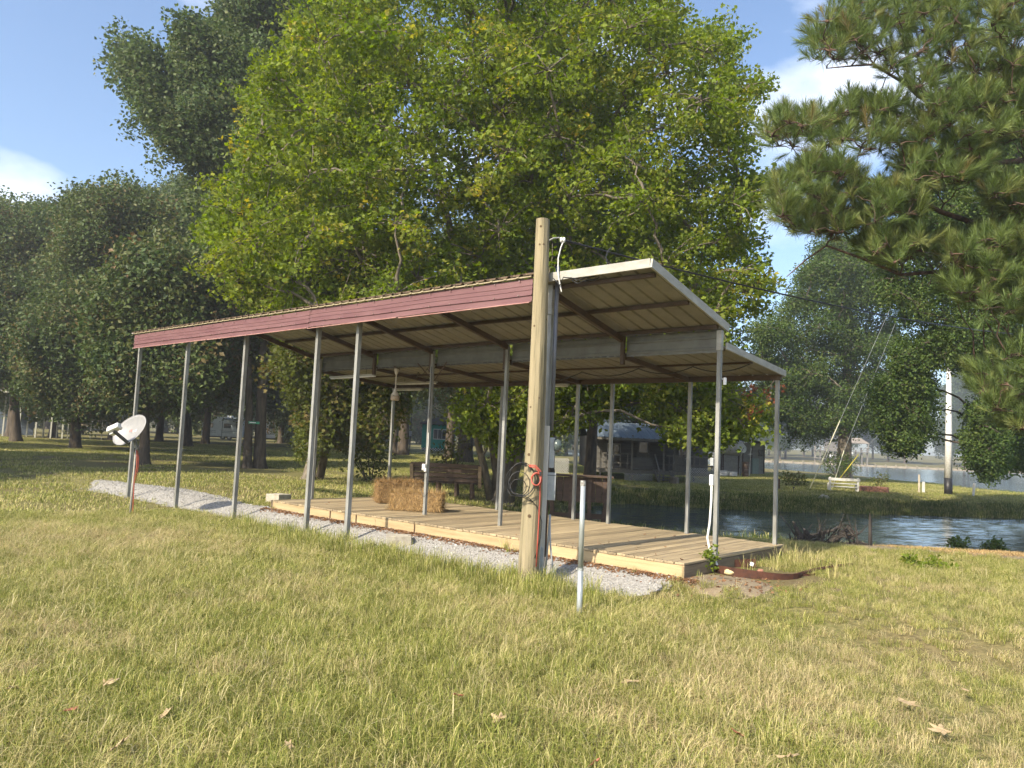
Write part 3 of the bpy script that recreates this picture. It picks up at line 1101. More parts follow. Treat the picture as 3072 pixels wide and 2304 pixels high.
def straw_bale(loc, rz, lx, ly, lz, seed, label):
    r = random.Random(seed)
    root = empty('straw_bale', loc, rz, label, 'straw bale', 'straw bales on the deck')
    mb = MB()
    nx, ny, nz_ = 14, 7, 6
    def shell(u, v, w):
        bul = 1 - 0.06 * (abs(u) ** 3 + abs(v) ** 3 + abs(w) ** 3) / 3
        j = lambda: r.uniform(-.012, .012)
        return (u * lx / 2 * bul + j(), v * ly / 2 * bul + j(), lz / 2 + w * lz / 2 * bul + j() * (0 if w < -0.95 else 1))
    idx = {}
    def vid(i, j, k):
        if (i, j, k) not in idx:
            idx[(i, j, k)] = len(mb.V)
            mb.V.append(shell(2 * i / nx - 1, 2 * j / ny - 1, 2 * k / nz_ - 1))
        return idx[(i, j, k)]
    for i in range(nx):
        for j in range(ny):
            for k in (0, nz_):
                q = [vid(i, j, k), vid(i + 1, j, k), vid(i + 1, j + 1, k), vid(i, j + 1, k)]
                mb.F.append(tuple(q if k else q[::-1]))
    for i in range(nx):
        for k in range(nz_):
            for j in (0, ny):
                q = [vid(i, j, k), vid(i + 1, j, k), vid(i + 1, j, k + 1), vid(i, j, k + 1)]
                mb.F.append(tuple(q[::-1] if j else q))
    for j in range(ny):
        for k in range(nz_):
            for i in (0, nx):
                q = [vid(i, j, k), vid(i, j + 1, k), vid(i, j + 1, k + 1), vid(i, j, k + 1)]
                mb.F.append(tuple(q if i else q[::-1]))
    mb.build('block', bale_core, root, smooth=True)
    sb = MB()
    for _ in range(5200):
        face = r.choice('xxyyyyyyzzzz')
        u, v = r.uniform(-1, 1), r.uniform(-1, 1)
        sg = r.choice((-1, 1))
        if face == 'x':
            p = Vector((sg * lx / 2, u * ly / 2, lz / 2 + v * lz / 2)); nn = Vector((sg, 0, 0)); tg = Vector((0, r.gauss(0, .6), r.gauss(0, 1)))
        elif face == 'y':
            p = Vector((u * lx / 2, sg * ly / 2, lz / 2 + v * lz / 2)); nn = Vector((0, sg, 0)); tg = Vector((r.gauss(0, .5), 0, r.gauss(0, 1)))
        else:
            p = Vector((u * lx / 2, v * ly / 2, lz)); nn = Vector((0, 0, 1)); tg = Vector((r.gauss(0, .7), r.gauss(0, 1), 0))
        tg = (tg + nn * r.uniform(-.05, .75)).normalized()
        ln = r.uniform(.04, .19) * (1.0 if r.random() < .8 else 1.4)
        w = tg.cross(nn).normalized() * .0036
        p = p - nn * .012
        q = p + tg * ln
        q.z = max(q.z, .004)
        p.z = max(p.z, .004)
        o = len(sb.V)
        sb.V += [tuple(p - w), tuple(p + w), tuple(q)]
        sb.F.append((o, o + 1, o + 2))
    s = sb.build('loose_straw', straw_a, root)
    s['kind'] = 'stuff'
    for dx in (-lx * .22, lx * .22):
        h = .006
        MB().tube([(dx, -ly / 2 - h, 0.01), (dx, -ly / 2 - h, lz + h), (dx, ly / 2 + h, lz + h), (dx, ly / 2 + h, .01)], .004, 5).build('twine', pmat('twine', (.34, .22, .09), None, 10, .9), root)
    return root

p = at(1236, 1535, z=.195)
straw_bale((p.x + .06, p.y + .28, .195), -.10, 1.02, .44, .35, 1, 'front straw bale lying flat, in front of the steel post')
p = at(1196, 1470, d=16.5)
straw_bale((p.x, p.y, .195), .34, .98, .46, .46, 2, 'rear straw bale, partly hidden behind the front bale')

# loose straw and a few dry leaves on the boards
sb_ = MB()
r = random.Random(91)
for _ in range(700):
    a_, b_ = r.gauss(6.3, .9), r.gauss(.15, .45)
    q = W(a_, max(-.9, b_), .196 + r.uniform(0, .012))
    an, ln = r.uniform(0, 6.28), r.uniform(.03, .14)
    d_ = Vector((math.cos(an), math.sin(an), r.uniform(-.02, .1))) * ln
    w_ = Vector((-math.sin(an), math.cos(an), 0)) * .0025
    o_ = len(sb_.V)
    sb_.V += [tuple(q - w_), tuple(q + w_), tuple(q + d_)]
    sb_.F.append((o_, o_ + 1, o_ + 2))
tag(sb_.build('scattered_straw', straw_a), 'loose straw scattered on the deck round the bales', 'straw', kind='stuff')

# ceiling fan without blades, lights and wiring
p = at(1190, 1106, d=15.2)
fan = empty('ceiling_fan', (p.x, p.y, 2.36), 0, 'white ceiling fan motor without blades hanging on a rod', 'fan')
fz = (p.z - 2.36) / .85
fan.scale = (.78, .78, .85)
fan_m = pmat('fan_white', (0.55, 0.50, 0.42), (0.45, 0.40, 0.33), 8, .5)
MB().lathe([(.03, fz - .14), (.05, fz - .10), (.065, fz - .02), (.065, fz)], n=16).build('canopy', fan_m, fan, smooth=True)
MB().tube([(0, 0, .2), (0, 0, fz - .1)], .014, 10).build('downrod', fan_m, fan)
MB().lathe([(.02, .30), (.04, .26), (.05, .20), (.09, .17), (.10, .12)][::-1], n=18).build('motor', fan_m, fan, smooth=True)
MB().lathe([(.10, 0.0), (.115, .02), (.115, .105), (.10, .115)], n=18).build('switch_housing', pmat('fan_tan', (.42, .33, .23), (.35, .27, .18), 8, .5), fan, smooth=True)
MB().bar((0, -.35, fz + .015), (0, .4, fz + .015), .05, .03).build('mount_bar', beam_brown, fan)

def light_fixture(p, q, label):
    root = empty('tube_light', p, 0, label, 'light')
    p, q = Vector(p), Vector(q)
    d = q - p
    MB().bar((0, 0, 0), d, .09, .035).build('housing', white_metal, root, bevel=.004)
    dd = d.normalized()
    side = dd.cross(Vector((0, 0, 1))) * .025
    for s in (-1, 1):
        MB().tube([dd * .03 + side * s + Vector((0, 0, -.032)), d - dd * .03 + side * s + Vector((0, 0, -.032))], .012, 8).build('tube', white_plastic, root, smooth=True)
    for k in (.2, .8):
        MB().tube([d * k + Vector((0, 0, .018)), d * k + Vector((0, 0, .30))], .004, 5).build('hanger_rod', black_plastic, root)

light_fixture(W(9.3, .18, 2.88), W(7.75, .18, 2.90), 'long white tube light slung under the roof at the far left end')
light_fixture(W(9.3, 2.1, 2.78), W(8.4, 2.1, 2.78), 'short tube light over the back posts left of the fan')
light_fixture(W(8.6, 1.5, 2.86), W(7.3, 1.5, 2.86), 'brownish tube light under the lower roof right of the fan')
light_fixture(W(4.9, 2.08, 2.80), W(4.15, 2.08, 2.80), 'tube light at the back eave just right of the utility pole')

def sag(p, q, s, k=12):
    p, q = Vector(p), Vector(q)
    return [p.lerp(q, i / k) - Vector((0, 0, s * 4 * (i / k) * (1 - i / k))) for i in range(k + 1)]

mb = MB()
hooks = [W(4.4, 1.25, 2.86), W(3.2, 1.2, 2.93), W(2.0, 1.15, 2.95), W(1.0, 1.15, 2.95), W(.05, 1.15, 2.96)]
for a, b in zip(hooks, hooks[1:]):
    mb.tube(sag(a, b, .10), .009, 6)
tag(mb.build('draped_cable', black_plastic), 'black cable draped in loops beneath the lower roof', 'cable')
mb = MB()
hooks = [W(7.4, 1.0, 2.95), W(6.9, .6, 2.97), W(6.3, .3, 3.0), W(5.83, .07, 2.98)]
for a, b in zip(hooks, hooks[1:]):
    mb.tube(sag(a, b, .08), .008, 6)
tag(mb.build('fan_cable', black_plastic), 'dark wiring looping from the fan to the middle post', 'cable')

# wiring on the middle post
root = empty('post_outlet', W(5.83, -.045, 1.08), ROOT_RZ, 'outlet box with tangled cords strapped to the post by the straw bales', 'outlet box')
MB().box((.0, -.03, 0), (.075, .05, .12)).build('box', white_plastic, root, bevel=.006)
MB().box((.045, -.035, -.05), (.05, .04, .06)).build('plug', white_plastic, root, bevel=.006)
MB().tube([(.04, -.012, 1.9), (.06, -.02, 1.2), (.045, -.015, .8), (.05, -.02, .3), (.02, -.02, .06)], .007, 6).build('cord', black_plastic, root)
MB().tube([(.05, -.012, .65), (.065, -.02, .4), (.04, -.02, .06)], .009, 6).build('conduit', white_plastic, root)
MB().tube([(.03, -.03, -.05), (.12, -.06, -.25), (.18, -.03, -.45), (.05, -.05, -.55), (-.04, -.05, -.42)], .005, 6).build('cord', black_plastic, root)
MB().tube([(-.03, -.04, .05), (-.09, -.07, .1), (-.06, -.06, -.08), (.03, -.07, -.03)], .005, 6).build('cord', black_plastic, root)

# conduit on the near corner post
root = empty('corner_conduit', W(0, -.05, .19), ROOT_RZ, 'white switch box and bent conduit on the near corner post', 'conduit')
MB().box((-.055, .02, 1.03), (.055, .07, .15)).build('switch_box', white_plastic, root, bevel=.006)
MB().box((-.055, .02, 1.28), (.05, .06, .11)).build('junction_box', grey_plastic, root, bevel=.006)
MB().tube([(-.05, 0, .95), (-.045, -.01, .75), (-.05, -.03, .45), (-.07, -.05, .25), (-.03, -.06, .10), (.06, -.05, -.06), (.105, -.04, -.16)], .016, 8).build('flexible_pipe', white_plastic, root, smooth=True)
root = empty('post_sensor', W(-.075, 0.02, 2.60), ROOT_RZ, 'small white light sensor high on the near corner post', 'sensor')
MB().lathe([(.022, -.06), (.024, 0), (.024, .035), (.015, .04)], n=12).build('body', white_plastic, root)
MB().bar((-.02, 0, .02), (-.048, 0, .02), .02, .02).build('bracket', grey_plastic, root)

# ------------------------------------------------------------------ utility pole and what is fixed to it
PX, PY = 0.315, 9.76
PZ = gz(PX, PY)
up = empty('utility_pole', (PX, PY, PZ), 0, 'thick weathered wooden utility pole standing before the carport', 'utility pole')
H = 4.585 - PZ
mb = MB()
n, k = 22, 26
r_ = random.Random(3)
for i in range(k + 1):
    z = -.4 + (H + .4) * i / k
    rad = .142 - .052 * max(0, i / k)
    for j in range(n):
        t = 2 * PI * j / n
        q = rad * (1 + .018 * math.sin(5 * t + i * .11) + .012 * math.sin(9 * t + 1.3 + i * .05) + r_.uniform(-.006, .006))
        mb.V.append((.014 * math.sin(z * .7) + q * math.cos(t), q * math.sin(t), z))
for i in range(k):
    for j in range(n):
        mb.F.append((i * n + j, i * n + (j + 1) % n, (i + 1) * n + (j + 1) % n, (i + 1) * n + j))
mb.F.append(tuple(k * n + j for j in range(n)))
mb.build('shaft', pole_wood, up, smooth=False)
knot_m = pmat('dark_knot', (.07, .045, .025), (.13, .085, .045), 40, .9, 0, .3)
for px_, py_, r0 in ((1622, 684, .016), (1618, 738, .014), (1630, 738, .014), (1583, 1363, .020), (1585, 1545, .022), (1613, 1195, .012), (1588, 1222, .013), (1624, 1255, .010), (1600, 980, .014), (1638, 960, .012)):
    q = at(px_, py_, d=PY)
    z = q.z - PZ
    rad = .142 - .052 * (z + .4) / (H + .4)
    dx = max(-.9, min(.9, (q.x - PX) / rad))
    sy = -math.sqrt(1 - dx * dx)
    c = Vector((dx * rad * .99 + .014 * math.sin(z * .7), sy * rad * .99, z))
    nn = Vector((dx, sy, 0))
    R = Vector((0, 0, 1)).rotation_difference(nn).to_matrix()
    MB().lathe([(r0, -.004), (r0, .003), (r0 * .5, .0045)], c=c, n=9, R=R).build('knot' if r0 > .017 else 'bolt_hole', knot_m, up)

# service wire, insulator and drip loops
def P(px_, py_, d):
    return at(px_, py_, d=d)

ins = P(1688, 720, 9.72)
root = empty('wire_insulator', ins, 0, 'white insulator clamp with twisted wire ends beside the pole top', 'insulator')
MB().lathe([(.02, -.035), (.034, -.03), (.036, -.01), (.022, 0), (.036, .01), (.034, .03), (.02, .035)], n=14, R=Matrix.Rotation(PI / 2, 3, 'Y')).build('spool', white_plastic, root, smooth=True)
MB().tube([Vector((PX + .07, PY - .02, ins.z - .02)) - ins, (-.12, 0, .02), (-.05, .005, .03), (0, 0, 0)], .010, 6).build('strap', grey_metal, root)
MB().tube([(.02, 0, 0), (-.02, -.02, -.10), (-.05, -.02, -.25), (-.045, -.02, -.45), (-.02, -.03, -.58), (.01, -.03, -.70)], .008, 6).build('tail_wire', white_plastic, root)
far_end = Vector((30, 33.0, 8.2))
mb = MB().tube([v for v in sag(ins, far_end, .9, 30)], .014, 6)
tag(mb.build('service_wire', black_plastic), 'long overhead service wire running right from the utility pole', 'wire')
mb = MB()
a = [P(1712, 832, 9.6), P(1730, 842, 9.55), P(1752, 834, 9.5), P(1790, 828, 9.45), P(1812, 812, 9.4), P(1823, 796, 9.4), P(1818, 770, 9.5), P(1824, 752, 9.5), P(1836, 742, 9.5)]
mb.tube(a, .008, 6)
mb.tube([v + Vector((.01, .02, -.03)) for v in a[:6]], .008, 6)
mb.tube([P(1660, 835, 9.7), P(1680, 856, 9.65), P(1690, 832, 9.6), P(1735, 836, 9.55)], .008, 6)
tag(mb.build('drip_loop', black_plastic), 'black drip loop of service cable at the white roof trim', 'cable')

# meter board: plank, meter and boxes behind the pole
mx, my = .492, 9.90
mz = gz(mx, my)
root = empty('meter_board', (mx, my, mz), 0, 'pale upright plank with electric meter and grey box behind the utility pole', 'meter board')
plank_m = pmat('bleached_plank', (.60, .57, .52), (.42, .39, .34), 18, .85, 0, .3, stretch=(1, 1, .08))
MB().bar((-.02, 0, -.3), (-.012, 0, 1.85 - mz), .04, .09, up=(1, 0, 0)).build('plank', plank_m, root, bevel=.004)
MB().bar((.045, .07, .35), (.05, .07, 1.66), .09, .02, up=(1, 0, 0)).build('back_board', old_wood, root)
MB().box((.075, .03, 1.50 - mz), (.07, .06, .40)).build('meter_base', grey_plastic, root, bevel=.006)
R = Matrix.Rotation(PI / 2, 3, 'Y')
MB().lathe([(.085, 0), (.085, .05), (.07, .09), (.03, .10)], c=(.10, .04, 1.60 - mz), n=20, R=R).build('meter_glass', pmat('meter_glass', (.10, .13, .12), (.08, .10, .10), 5, .2, .1), root, smooth=True)
MB().box((.085, .03, 1.06 - mz), (.11, .09, .36)).build('breaker_box', grey_plastic, root, bevel=.008)
MB().box((.085, .028, 1.205 - mz), (.115, .095, .01)).build('lid_shadow_line', pmat('box_shadow_line', (.12, .13, .14), None, 5, .5), root)  # dark strip painting the shadow line under the box lid
MB().tube([(.055, .02, 2.0), (.055, .02, 4.0 - mz)], .028, 12).build('riser_pipe', pmat('dark_grey_pipe', (.11, .115, .135), (.15, .155, .175), 6, .4, .2), root, smooth=True)
MB().tube([(.05, .03, .10), (.07, .0, .55), (.085, .02, .9)], .014, 8).build('ground_conduit', grey_plastic, root, smooth=True)
MB().tube([(.19, -.06, -.2), (.15, -.05, .15), (.10, -.02, .52), (.075, 0, .9)], .012, 8).build('leaning_conduit', grey_plastic, root, smooth=True)
MB().box((-.045, -.04, .18), (.036, .03, .62)).build('stub_cover', white_plastic, root, bevel=.004)
MB().box((-.005, -.02, .18), (.035, .03, .60)).build('stub_cover', grey_plastic, root, bevel=.004)

# coils of cable hung on the pole
def coil(name, m, rings, rad, label, extra=None):
    root = empty(name, rings[0][0], 0, label, 'cable coil')
    o = Vector(rings[0][0])
    mb = MB()
    for c, rx, rz_, ph in rings:
        c = Vector(c)
        pts = []
        for i in range(29):
            t = 2 * PI * i / 28
            pts.append(c - o + Vector((rx * math.cos(t), .018 * math.sin(2 * t + ph) - .012 * math.cos(t + ph), rz_ * math.sin(t))))
        mb.tube(pts, rad, 6, cap=False)
    for e in extra or []:
        mb.tube([Vector(v) - o for v in e], rad, 6)
    mb.build('loops', m, root, smooth=True)
    MB().box((0.05, 0.0, rings[0][2] * .98), (.03, .03, .05)).build('tie', black_plastic, root)
    return root

fy = PY - .165
cz = P(1563, 1440, fy)
coil('black_cable_coil', black_plastic, [((cz.x, fy, cz.z), .185, .20, 0), ((cz.x + .01, fy - .015, cz.z + .01), .165, .215, 1), ((cz.x - .03, fy - .01, cz.z - .09), .10, .10, 2), ((cz.x - .02, fy - .02, cz.z - .05), .135, .155, 4)], .0055,
     'tangled black cable coil hung on the utility pole',
     [[(cz.x - .10, fy, cz.z - .16), (cz.x + .02, fy - .02, cz.z - .19), (cz.x + .12, fy + .0, cz.z - .23), (cz.x + .22, fy + .04, cz.z - .33), (cz.x + .29, fy + .05, cz.z - .52), (cz.x + .28, fy + .04, cz.z - .72), (cz.x + .22, fy + .05, cz.z - .98)],
      [(cz.x - .17, fy - .01, cz.z - .12), (cz.x - .12, fy - .03, cz.z - .2), (cz.x + .04, fy - .03, cz.z - .215), (cz.x + .17, fy, cz.z - .27)]])
rzc = P(1610, 1425, fy)
coil('red_cable_coil', orange_plastic, [((rzc.x - .005, fy - .03, rzc.z - .055), .055, .075, 0), ((rzc.x, fy - .035, rzc.z - .05), .065, .078, 2)], .010,
     'orange red cable coil hung on the utility pole beside the black one',
     [[(rzc.x - .11, fy - .03, rzc.z + .12), (rzc.x - .02, fy - .035, rzc.z + .12), (rzc.x + .05, fy - .03, rzc.z + .05), (rzc.x + .065, fy - .02, rzc.z - .06), (rzc.x + .05, fy - .01, rzc.z - .14), (rzc.x + .055, fy + .02, rzc.z - .3), (rzc.x + .05, fy + .03, rzc.z - .8), (rzc.x + .045, fy + .03, rzc.z - 1.15)],
      [(rzc.x - .10, fy - .03, rzc.z + .105), (rzc.x - .02, fy - .04, rzc.z + .095), (rzc.x + .035, fy - .03, rzc.z + .03), (rzc.x + .05, fy - .02, rzc.z - .08)]])

# short galvanised pipe in the lawn
b = at(1738, 1850, z=-.2)
bz = gz(b.x, b.y)
root = empty('steel_pipe', (b.x, b.y, bz), 0, 'short galvanised pipe sticking up from the lawn right of the pole', 'pipe')
pipe_m = pmat('galvanised_pipe', (.46, .49, .48), (.34, .37, .37), 18, .38, .45, .04, stretch=(1, 1, .3))
MB().tube([(0, 0, -.25), (-.006, 0, .50)], .0305, 18).build('lower_length', pipe_m, root, smooth=True)
MB().tube([(-.006, 0, .50), (-.012, 0, 1.435)], [.029, .0275], 18).build('upper_length', pipe_m, root, smooth=True)
MB().lathe([(.0285, 1.38), (.0295, 1.385), (.0295, 1.43), (.0285, 1.436), (.02, 1.4362)], c=(-.012, 0, 0), n=18).build('rim', pmat('worn_pipe_end', (.5, .5, .47), (.16, .14, .12), 60, .6, .2), root)
MB().tube([(-.006, 0, .49), (-.006, 0, .51)], .032, 18).build('joint', pipe_m, root)

# ------------------------------------------------------------------ satellite dish
b = at(390, 1548, z=-.2)
bz = gz(b.x, b.y)
root = empty('satellite_dish', (b.x, b.y, bz), 0, 'grey satellite dish on a thin leaning mast in the grass', 'satellite dish')
top = at(408, 1352, d=b.y + .02) - Vector((b.x, b.y, bz))
MB().tube([(0, 0, -.2), top * .5, top, top + Vector((.01, .04, .10))], .022, 10).build('mast', white_metal, root, smooth=True)
nrm = Vector((-.45, -.80, .36)).normalized()
side = nrm.cross(Vector((0, 0, 1))).normalized()
upv = side.cross(nrm).normalized()
rot = Matrix.Rotation(math.radians(22), 3, nrm)
side, upv = rot @ side, rot @ upv
cen = at(393, 1292, d=b.y - .02) - Vector((b.x, b.y, bz))
dish_m = pmat('dish_grey', (.29, .29, .29), (.25, .25, .255), 6, .5, .1, .02)
mb = MB()
RA, RB, nn_, kk = .45, .31, 40, 9
for i in range(kk + 1):
    q = i / kk
    for j in range(nn_):
        t = 2 * PI * j / nn_
        mb.V.append(tuple(cen + side * (RA * q * math.cos(t)) + upv * (RB * q * math.sin(t)) + nrm * (.085 * q * q - .045)))
for i in range(kk):
    for j in range(nn_):
        mb.F.append((i * nn_ + j, i * nn_ + (j + 1) % nn_, (i + 1) * nn_ + (j + 1) % nn_, (i + 1) * nn_ + j))
d_o = mb.build('reflector', dish_m, root, smooth=True, solid=.006)
rim = [cen + side * (RA * math.cos(t)) + upv * (RB * math.sin(t)) + nrm * .04 for t in [2 * PI * j / 40 for j in range(41)]]
MB().tube(rim, .006, 6, cap=False).build('rim', dish_m, d_o, smooth=True)
foot = cen - upv * RB * .98 + nrm * .03
feed = cen + nrm * .40 - upv * .16 - side * .02
MB().bar(foot - nrm * .05, feed - upv * .03, .045, .055, up=tuple(upv)).build('feed_arm', pmat('dark_grey_arm', (.07, .07, .065), (.05, .05, .05), 8, .5), root, bevel=.005)
R = Matrix((side, upv, nrm)).transposed()
MB().box(feed + upv * .03, (.30, .11, .10), R).build('lnb_bar', white_plastic, root, bevel=.018)
MB().box(feed + side * .09 - upv * .02 - nrm * .07, (.11, .08, .09), R).build('lnb_foot', white_plastic, root, bevel=.012)
for s_ in (-.085, 0, .085):
    q = feed + upv * .03 + side * s_
    MB().tube([q - nrm * .04, q - nrm * .10], [.030, .036], 12).build('feed_horn', white_plastic, root, smooth=True)
mk = pmat('dish_print_white', (.70, .70, .70), None, 5, .5)
mk2 = pmat('dish_print_red', (.50, .20, .17), None, 5, .5)
for (u, v, w_, h_, m_) in ((-.10, .0, .05, .015, mk), (-.10, -.03, .045, .014, mk), (-.03, .012, .05, .015, mk), (-.03, -.018, .045, .014, mk), (.035, .03, .022, .06, mk2), (.08, .04, .02, .05, mk2)):
    rr = ((u / RA) ** 2 + (v / RB) ** 2)
    MB().box(cen + side * u + upv * v + nrm * (.085 * rr - .045 + .006), (w_, h_, .004), R).build('print_mark', m_, d_o)
back = cen - nrm * .06
MB().box(back - nrm * .01, (.12, .14, .06), R).build('back_plate', grey_metal, root, bevel=.005)
MB().bar(back, top + Vector((0, .0, .06)), .05, .05).build('bracket', grey_metal, root, bevel=.004)
cab = [top + Vector((.015, -.02, .02)), top * .9 + Vector((.05, -.03, 0)), top * .75 + Vector((.06, -.03, 0)), top * .55 + Vector((.035, -.03, 0)), top * .3 + Vector((.05, -.03, 0)), top * .1 + Vector((.06, -.03, .0)), Vector((.09, -.03, 0))]
MB().tube(cab, .009, 6).build('orange_cable', orange_plastic, root, smooth=True)
MB().tube([c + Vector((.02, .015, -.02)) for c in cab[:4]], .009, 6).build('orange_cable', orange_plastic, root, smooth=True)

# ------------------------------------------------------------------ slabs, blocks, twigs round the gravel
def slab(name, px_, py_, z, size, rz, label, m=concrete):
    q = at(px_, py_, z=z)
    g = gz(q.x, q.y)
    root = empty(name, (q.x, q.y, g), rz, label, 'paver')
    r = random.Random(px_)
    mb = MB().box((0, 0, size[2] / 2 - .03), size)
    mb.V = [(v[0] + r.uniform(-.008, .008), v[1] + r.uniform(-.008, .008), v[2] + r.uniform(-.006, .006)) for v in mb.V]
    mb.build('block', m, root, bevel=.012)
    mb = MB().box((size[0] * .1, -size[1] * .1, size[2] - .028), (size[0] * .5, size[1] * .4, .006))
    mb.build('worn_face', pmat('pale_concrete', (.46, .43, .36), (.36, .33, .27), 14, .9, 0, .4), root, bevel=.002)

slab('concrete_paver', 1078, 1650, -.2, (.42, .30, .14), -.1, 'flat worn concrete paver half buried in grass, left of two')
slab('concrete_paver', 1195, 1650, -.2, (.40, .32, .20), .15, 'concrete paver with a dark right side half buried in grass, right of two')
slab('concrete_paver', 835, 1500, .05, (.42, .40, .22), -.5, 'pale concrete slab at the far left end of the deck')
q = at(1365, 1605, z=0)
o = MB().box((0, 0, .03), (.34, .10, .05), Matrix.Rotation(.25, 3, 'Y')).build('broken_board', rim_wood, loc=(q.x, q.y, gz(q.x, q.y)))
o.rotation_euler = (0, 0, -.75)
tag(o, 'short broken board lying against the deck edge on the gravel', 'board')

# dry leaf litter along the deck edge
litter = leafmat('dry_litter', [(0, (.20, .11, .06)), (.5, (.30, .17, .085)), (1, (.13, .075, .05))], .2, .8, (.6, 1.3))
def curl_leaf(k, mat, size=1.0):
    r = random.Random(k)
    V = [(0, 0, 0)]
    m_ = 11
    for i in range(m_):
        t = 2 * PI * i / m_
        q = size * (1.0 if i % 2 == 0 else .55) * r.uniform(.75, 1.1) * (1.25 if abs(t - PI / 2) < .6 else 1)
        V.append((q * math.cos(t) * .7, q * math.sin(t), r.uniform(-.1, .38) * size))
    F = [(0, i + 1, (i + 1) % m_ + 1) for i in range(m_)]
    return MB().add(V, F).mesh('leaf', mat)
litter_v = variants('litter_leaf', [curl_leaf(i, litter) for i in range(6)])
n = 3600
t = rng.uniform(-.3, 9.6, n)
off = -1.02 - np.abs(rng.normal(0, .10, n))
keep = rng.random(n) < (.35 + .65 * (noise2(t, t * 0, 1.6, 33) > 0.05))
t, off = t[keep], off[keep]
pts = np.array([W(a, b_) for a, b_ in zip(t, off)])
pts[:, 2] = ground_z(pts[:, 0], pts[:, 1]) + .02
xs_, yn = rng.uniform(1.4, 4.2, 700), rng.uniform(8.5, 10.3, 700)
kp = (rng.random(700) < dirt_amount(xs_, yn)) & (sdf(DECKP, xs_, yn) > .03)
pts = np.concatenate([pts, np.stack([xs_[kp], yn[kp], ground_z(xs_[kp], yn[kp]) + .02], 1)])
tag(scatter('leaf_litter', pts, rng.uniform(0, 6.28, (len(pts), 3)) * [.12, .12, 1], rng.uniform(.014, .035, len(pts)), litter_v), 'brown leaf litter gathered along the front edge of the deck', 'leaf litter')

n = 46
t, nn2 = rng.uniform(.1, 9.3, n), rng.uniform(-.9, 2.2, n)
pts = np.array([W(a, b_, .2) for a, b_ in zip(t, nn2)])
tag(scatter('deck_leaves', pts, rng.uniform(0, 6.28, (n, 3)) * [.1, .1, 1], rng.uniform(.012, .030, n), litter_v), 'a few small dry leaves scattered over the deck boards', 'leaf litter')

# bigger fallen leaves in the lawn, one object each
leaf_tan = pmat('fallen_leaf_tan', (.40, .31, .18), (.28, .20, .11), 30, .8, 0, .3)
leaf_red = pmat('fallen_leaf_red', (.36, .14, .08), (.26, .10, .06), 30, .8, 0, .3)

def lobed_leaf(k, mat, size):
    r = random.Random(100 + k)
    mb = MB()
    lobes = [(-1.9, .6), (-1.0, .8), (0, .95), (1.0, .8), (1.9, .6)]
    V = [(0, 0, .01)]
    ring = []
    for i, (a, l) in enumerate(lobes):
        a += r.uniform(-.12, .12)
        l *= r.uniform(.85, 1.1)
        for da, q, z in ((-.42, .55 * l, .0), (-.22, .80 * l, .08), (0, l, r.uniform(.02, .3)), (.22, .80 * l, .07), (.42, .55 * l, .0)):
            ring.append((math.sin(a + da) * q * size, math.cos(a + da) * q * size, (.02 + z * r.uniform(.4, 1)) * size))
    V += ring
    m_ = len(ring)
    F = [(0, i + 1, i + 2) for i in range(m_ - 1)]
    V += [(-.012 * size, -.02 * size, .01), (.012 * size, -.02 * size, .01), (.03 * size, -.75 * size, .08 * size)]
    F.append((m_ + 1, m_ + 2, m_ + 3))
    return mb.add(V, F)

LEAVES = [(350, 2245, .125, 0, 'pale tan lobed leaf standing in the grass at bottom left'), (320, 2050, .11, 0, 'pale curled leaf pair in the left lawn above the bottom edge leaf'),
          (210, 2130, .07, 1, 'small reddish leaf in the lawn at far left'), (490, 2150, .10, 0, 'cream curled leaf in the left lawn right of the reddish one'),
          (1375, 2095, .07, 1, 'small reddish leaf in the middle of the lawn'), (1500, 2165, .085, 0, 'tan upright leaf in the middle bottom lawn'),
          (1900, 2050, .15, 0, 'big crumpled tan leaf in the lawn below the steel pipe'), (2360, 2275, .12, 0, 'cream leaf at the bottom edge right of centre'),
          (2215, 2205, .075, 1, 'brown leaf just above the bottom edge right of centre'), (2720, 2105, .14, 0, 'flat tan leaf in the right lawn'),
          (2830, 2190, .14, 0, 'crumpled tan leaf low in the right lawn'), (1785, 2295, .07, 1, 'dark red leaf at the bottom edge in the middle'),
          (45, 2065, .08, 0, 'pale leaf at the far left edge of the lawn'), (870, 2240, .06, 0, 'small pale leaf low in the left half of the lawn'),
          (2900, 2070, .06, 0, 'small tan leaf at the right edge of the lawn')]
for i, (px_, py_, s_, c_, lab) in enumerate(LEAVES):
    q = at(px_, py_, z=-.13)
    o = lobed_leaf(i, (leaf_tan, leaf_red)[c_], s_ * .85).build('fallen_leaf', (leaf_tan, leaf_red)[c_], loc=(q.x, q.y, gz(q.x, q.y) + .075), solid=.002)
    o.rotation_euler = (random.uniform(-.2, .7), random.uniform(-.5, .5), random.uniform(0, 6.28))
    tag(o, lab, 'fallen leaf', 'fallen leaves on the lawn')

# ------------------------------------------------------------------ rusty fire ring, rocks, driftwood
c0 = Vector((3.42, 10.28, 0))
root = empty('rusty_steel_ring', (c0.x, c0.y, gz(c0.x, c0.y)), 0, 'broken rusty steel band ring beside the deck end', 'steel ring')
def band(name, a0, a1, r0, h, zoff, cx=0, cy=0):
    mb = MB()
    k = 22
    for i in range(k + 1):
        t = a0 + (a1 - a0) * i / k
        for rr in (r0, r0 - .012):
            for z in (-.05, h):
                mb.V.append((cx + rr * math.cos(t), cy + rr * .82 * math.sin(t), zoff + z + .02 * math.sin(t * 2)))
    for i in range(k):
        o_ = i * 4
        mb.F += [(o_, o_ + 4, o_ + 5, o_ + 1), (o_ + 2, o_ + 3, o_ + 7, o_ + 6), (o_ + 1, o_ + 5, o_ + 7, o_ + 3)]
    mb.F += [(0, 1, 3, 2), (4 * k, 4 * k + 2, 4 * k + 3, 4 * k + 1)]
    return mb.build(name, rust, root)
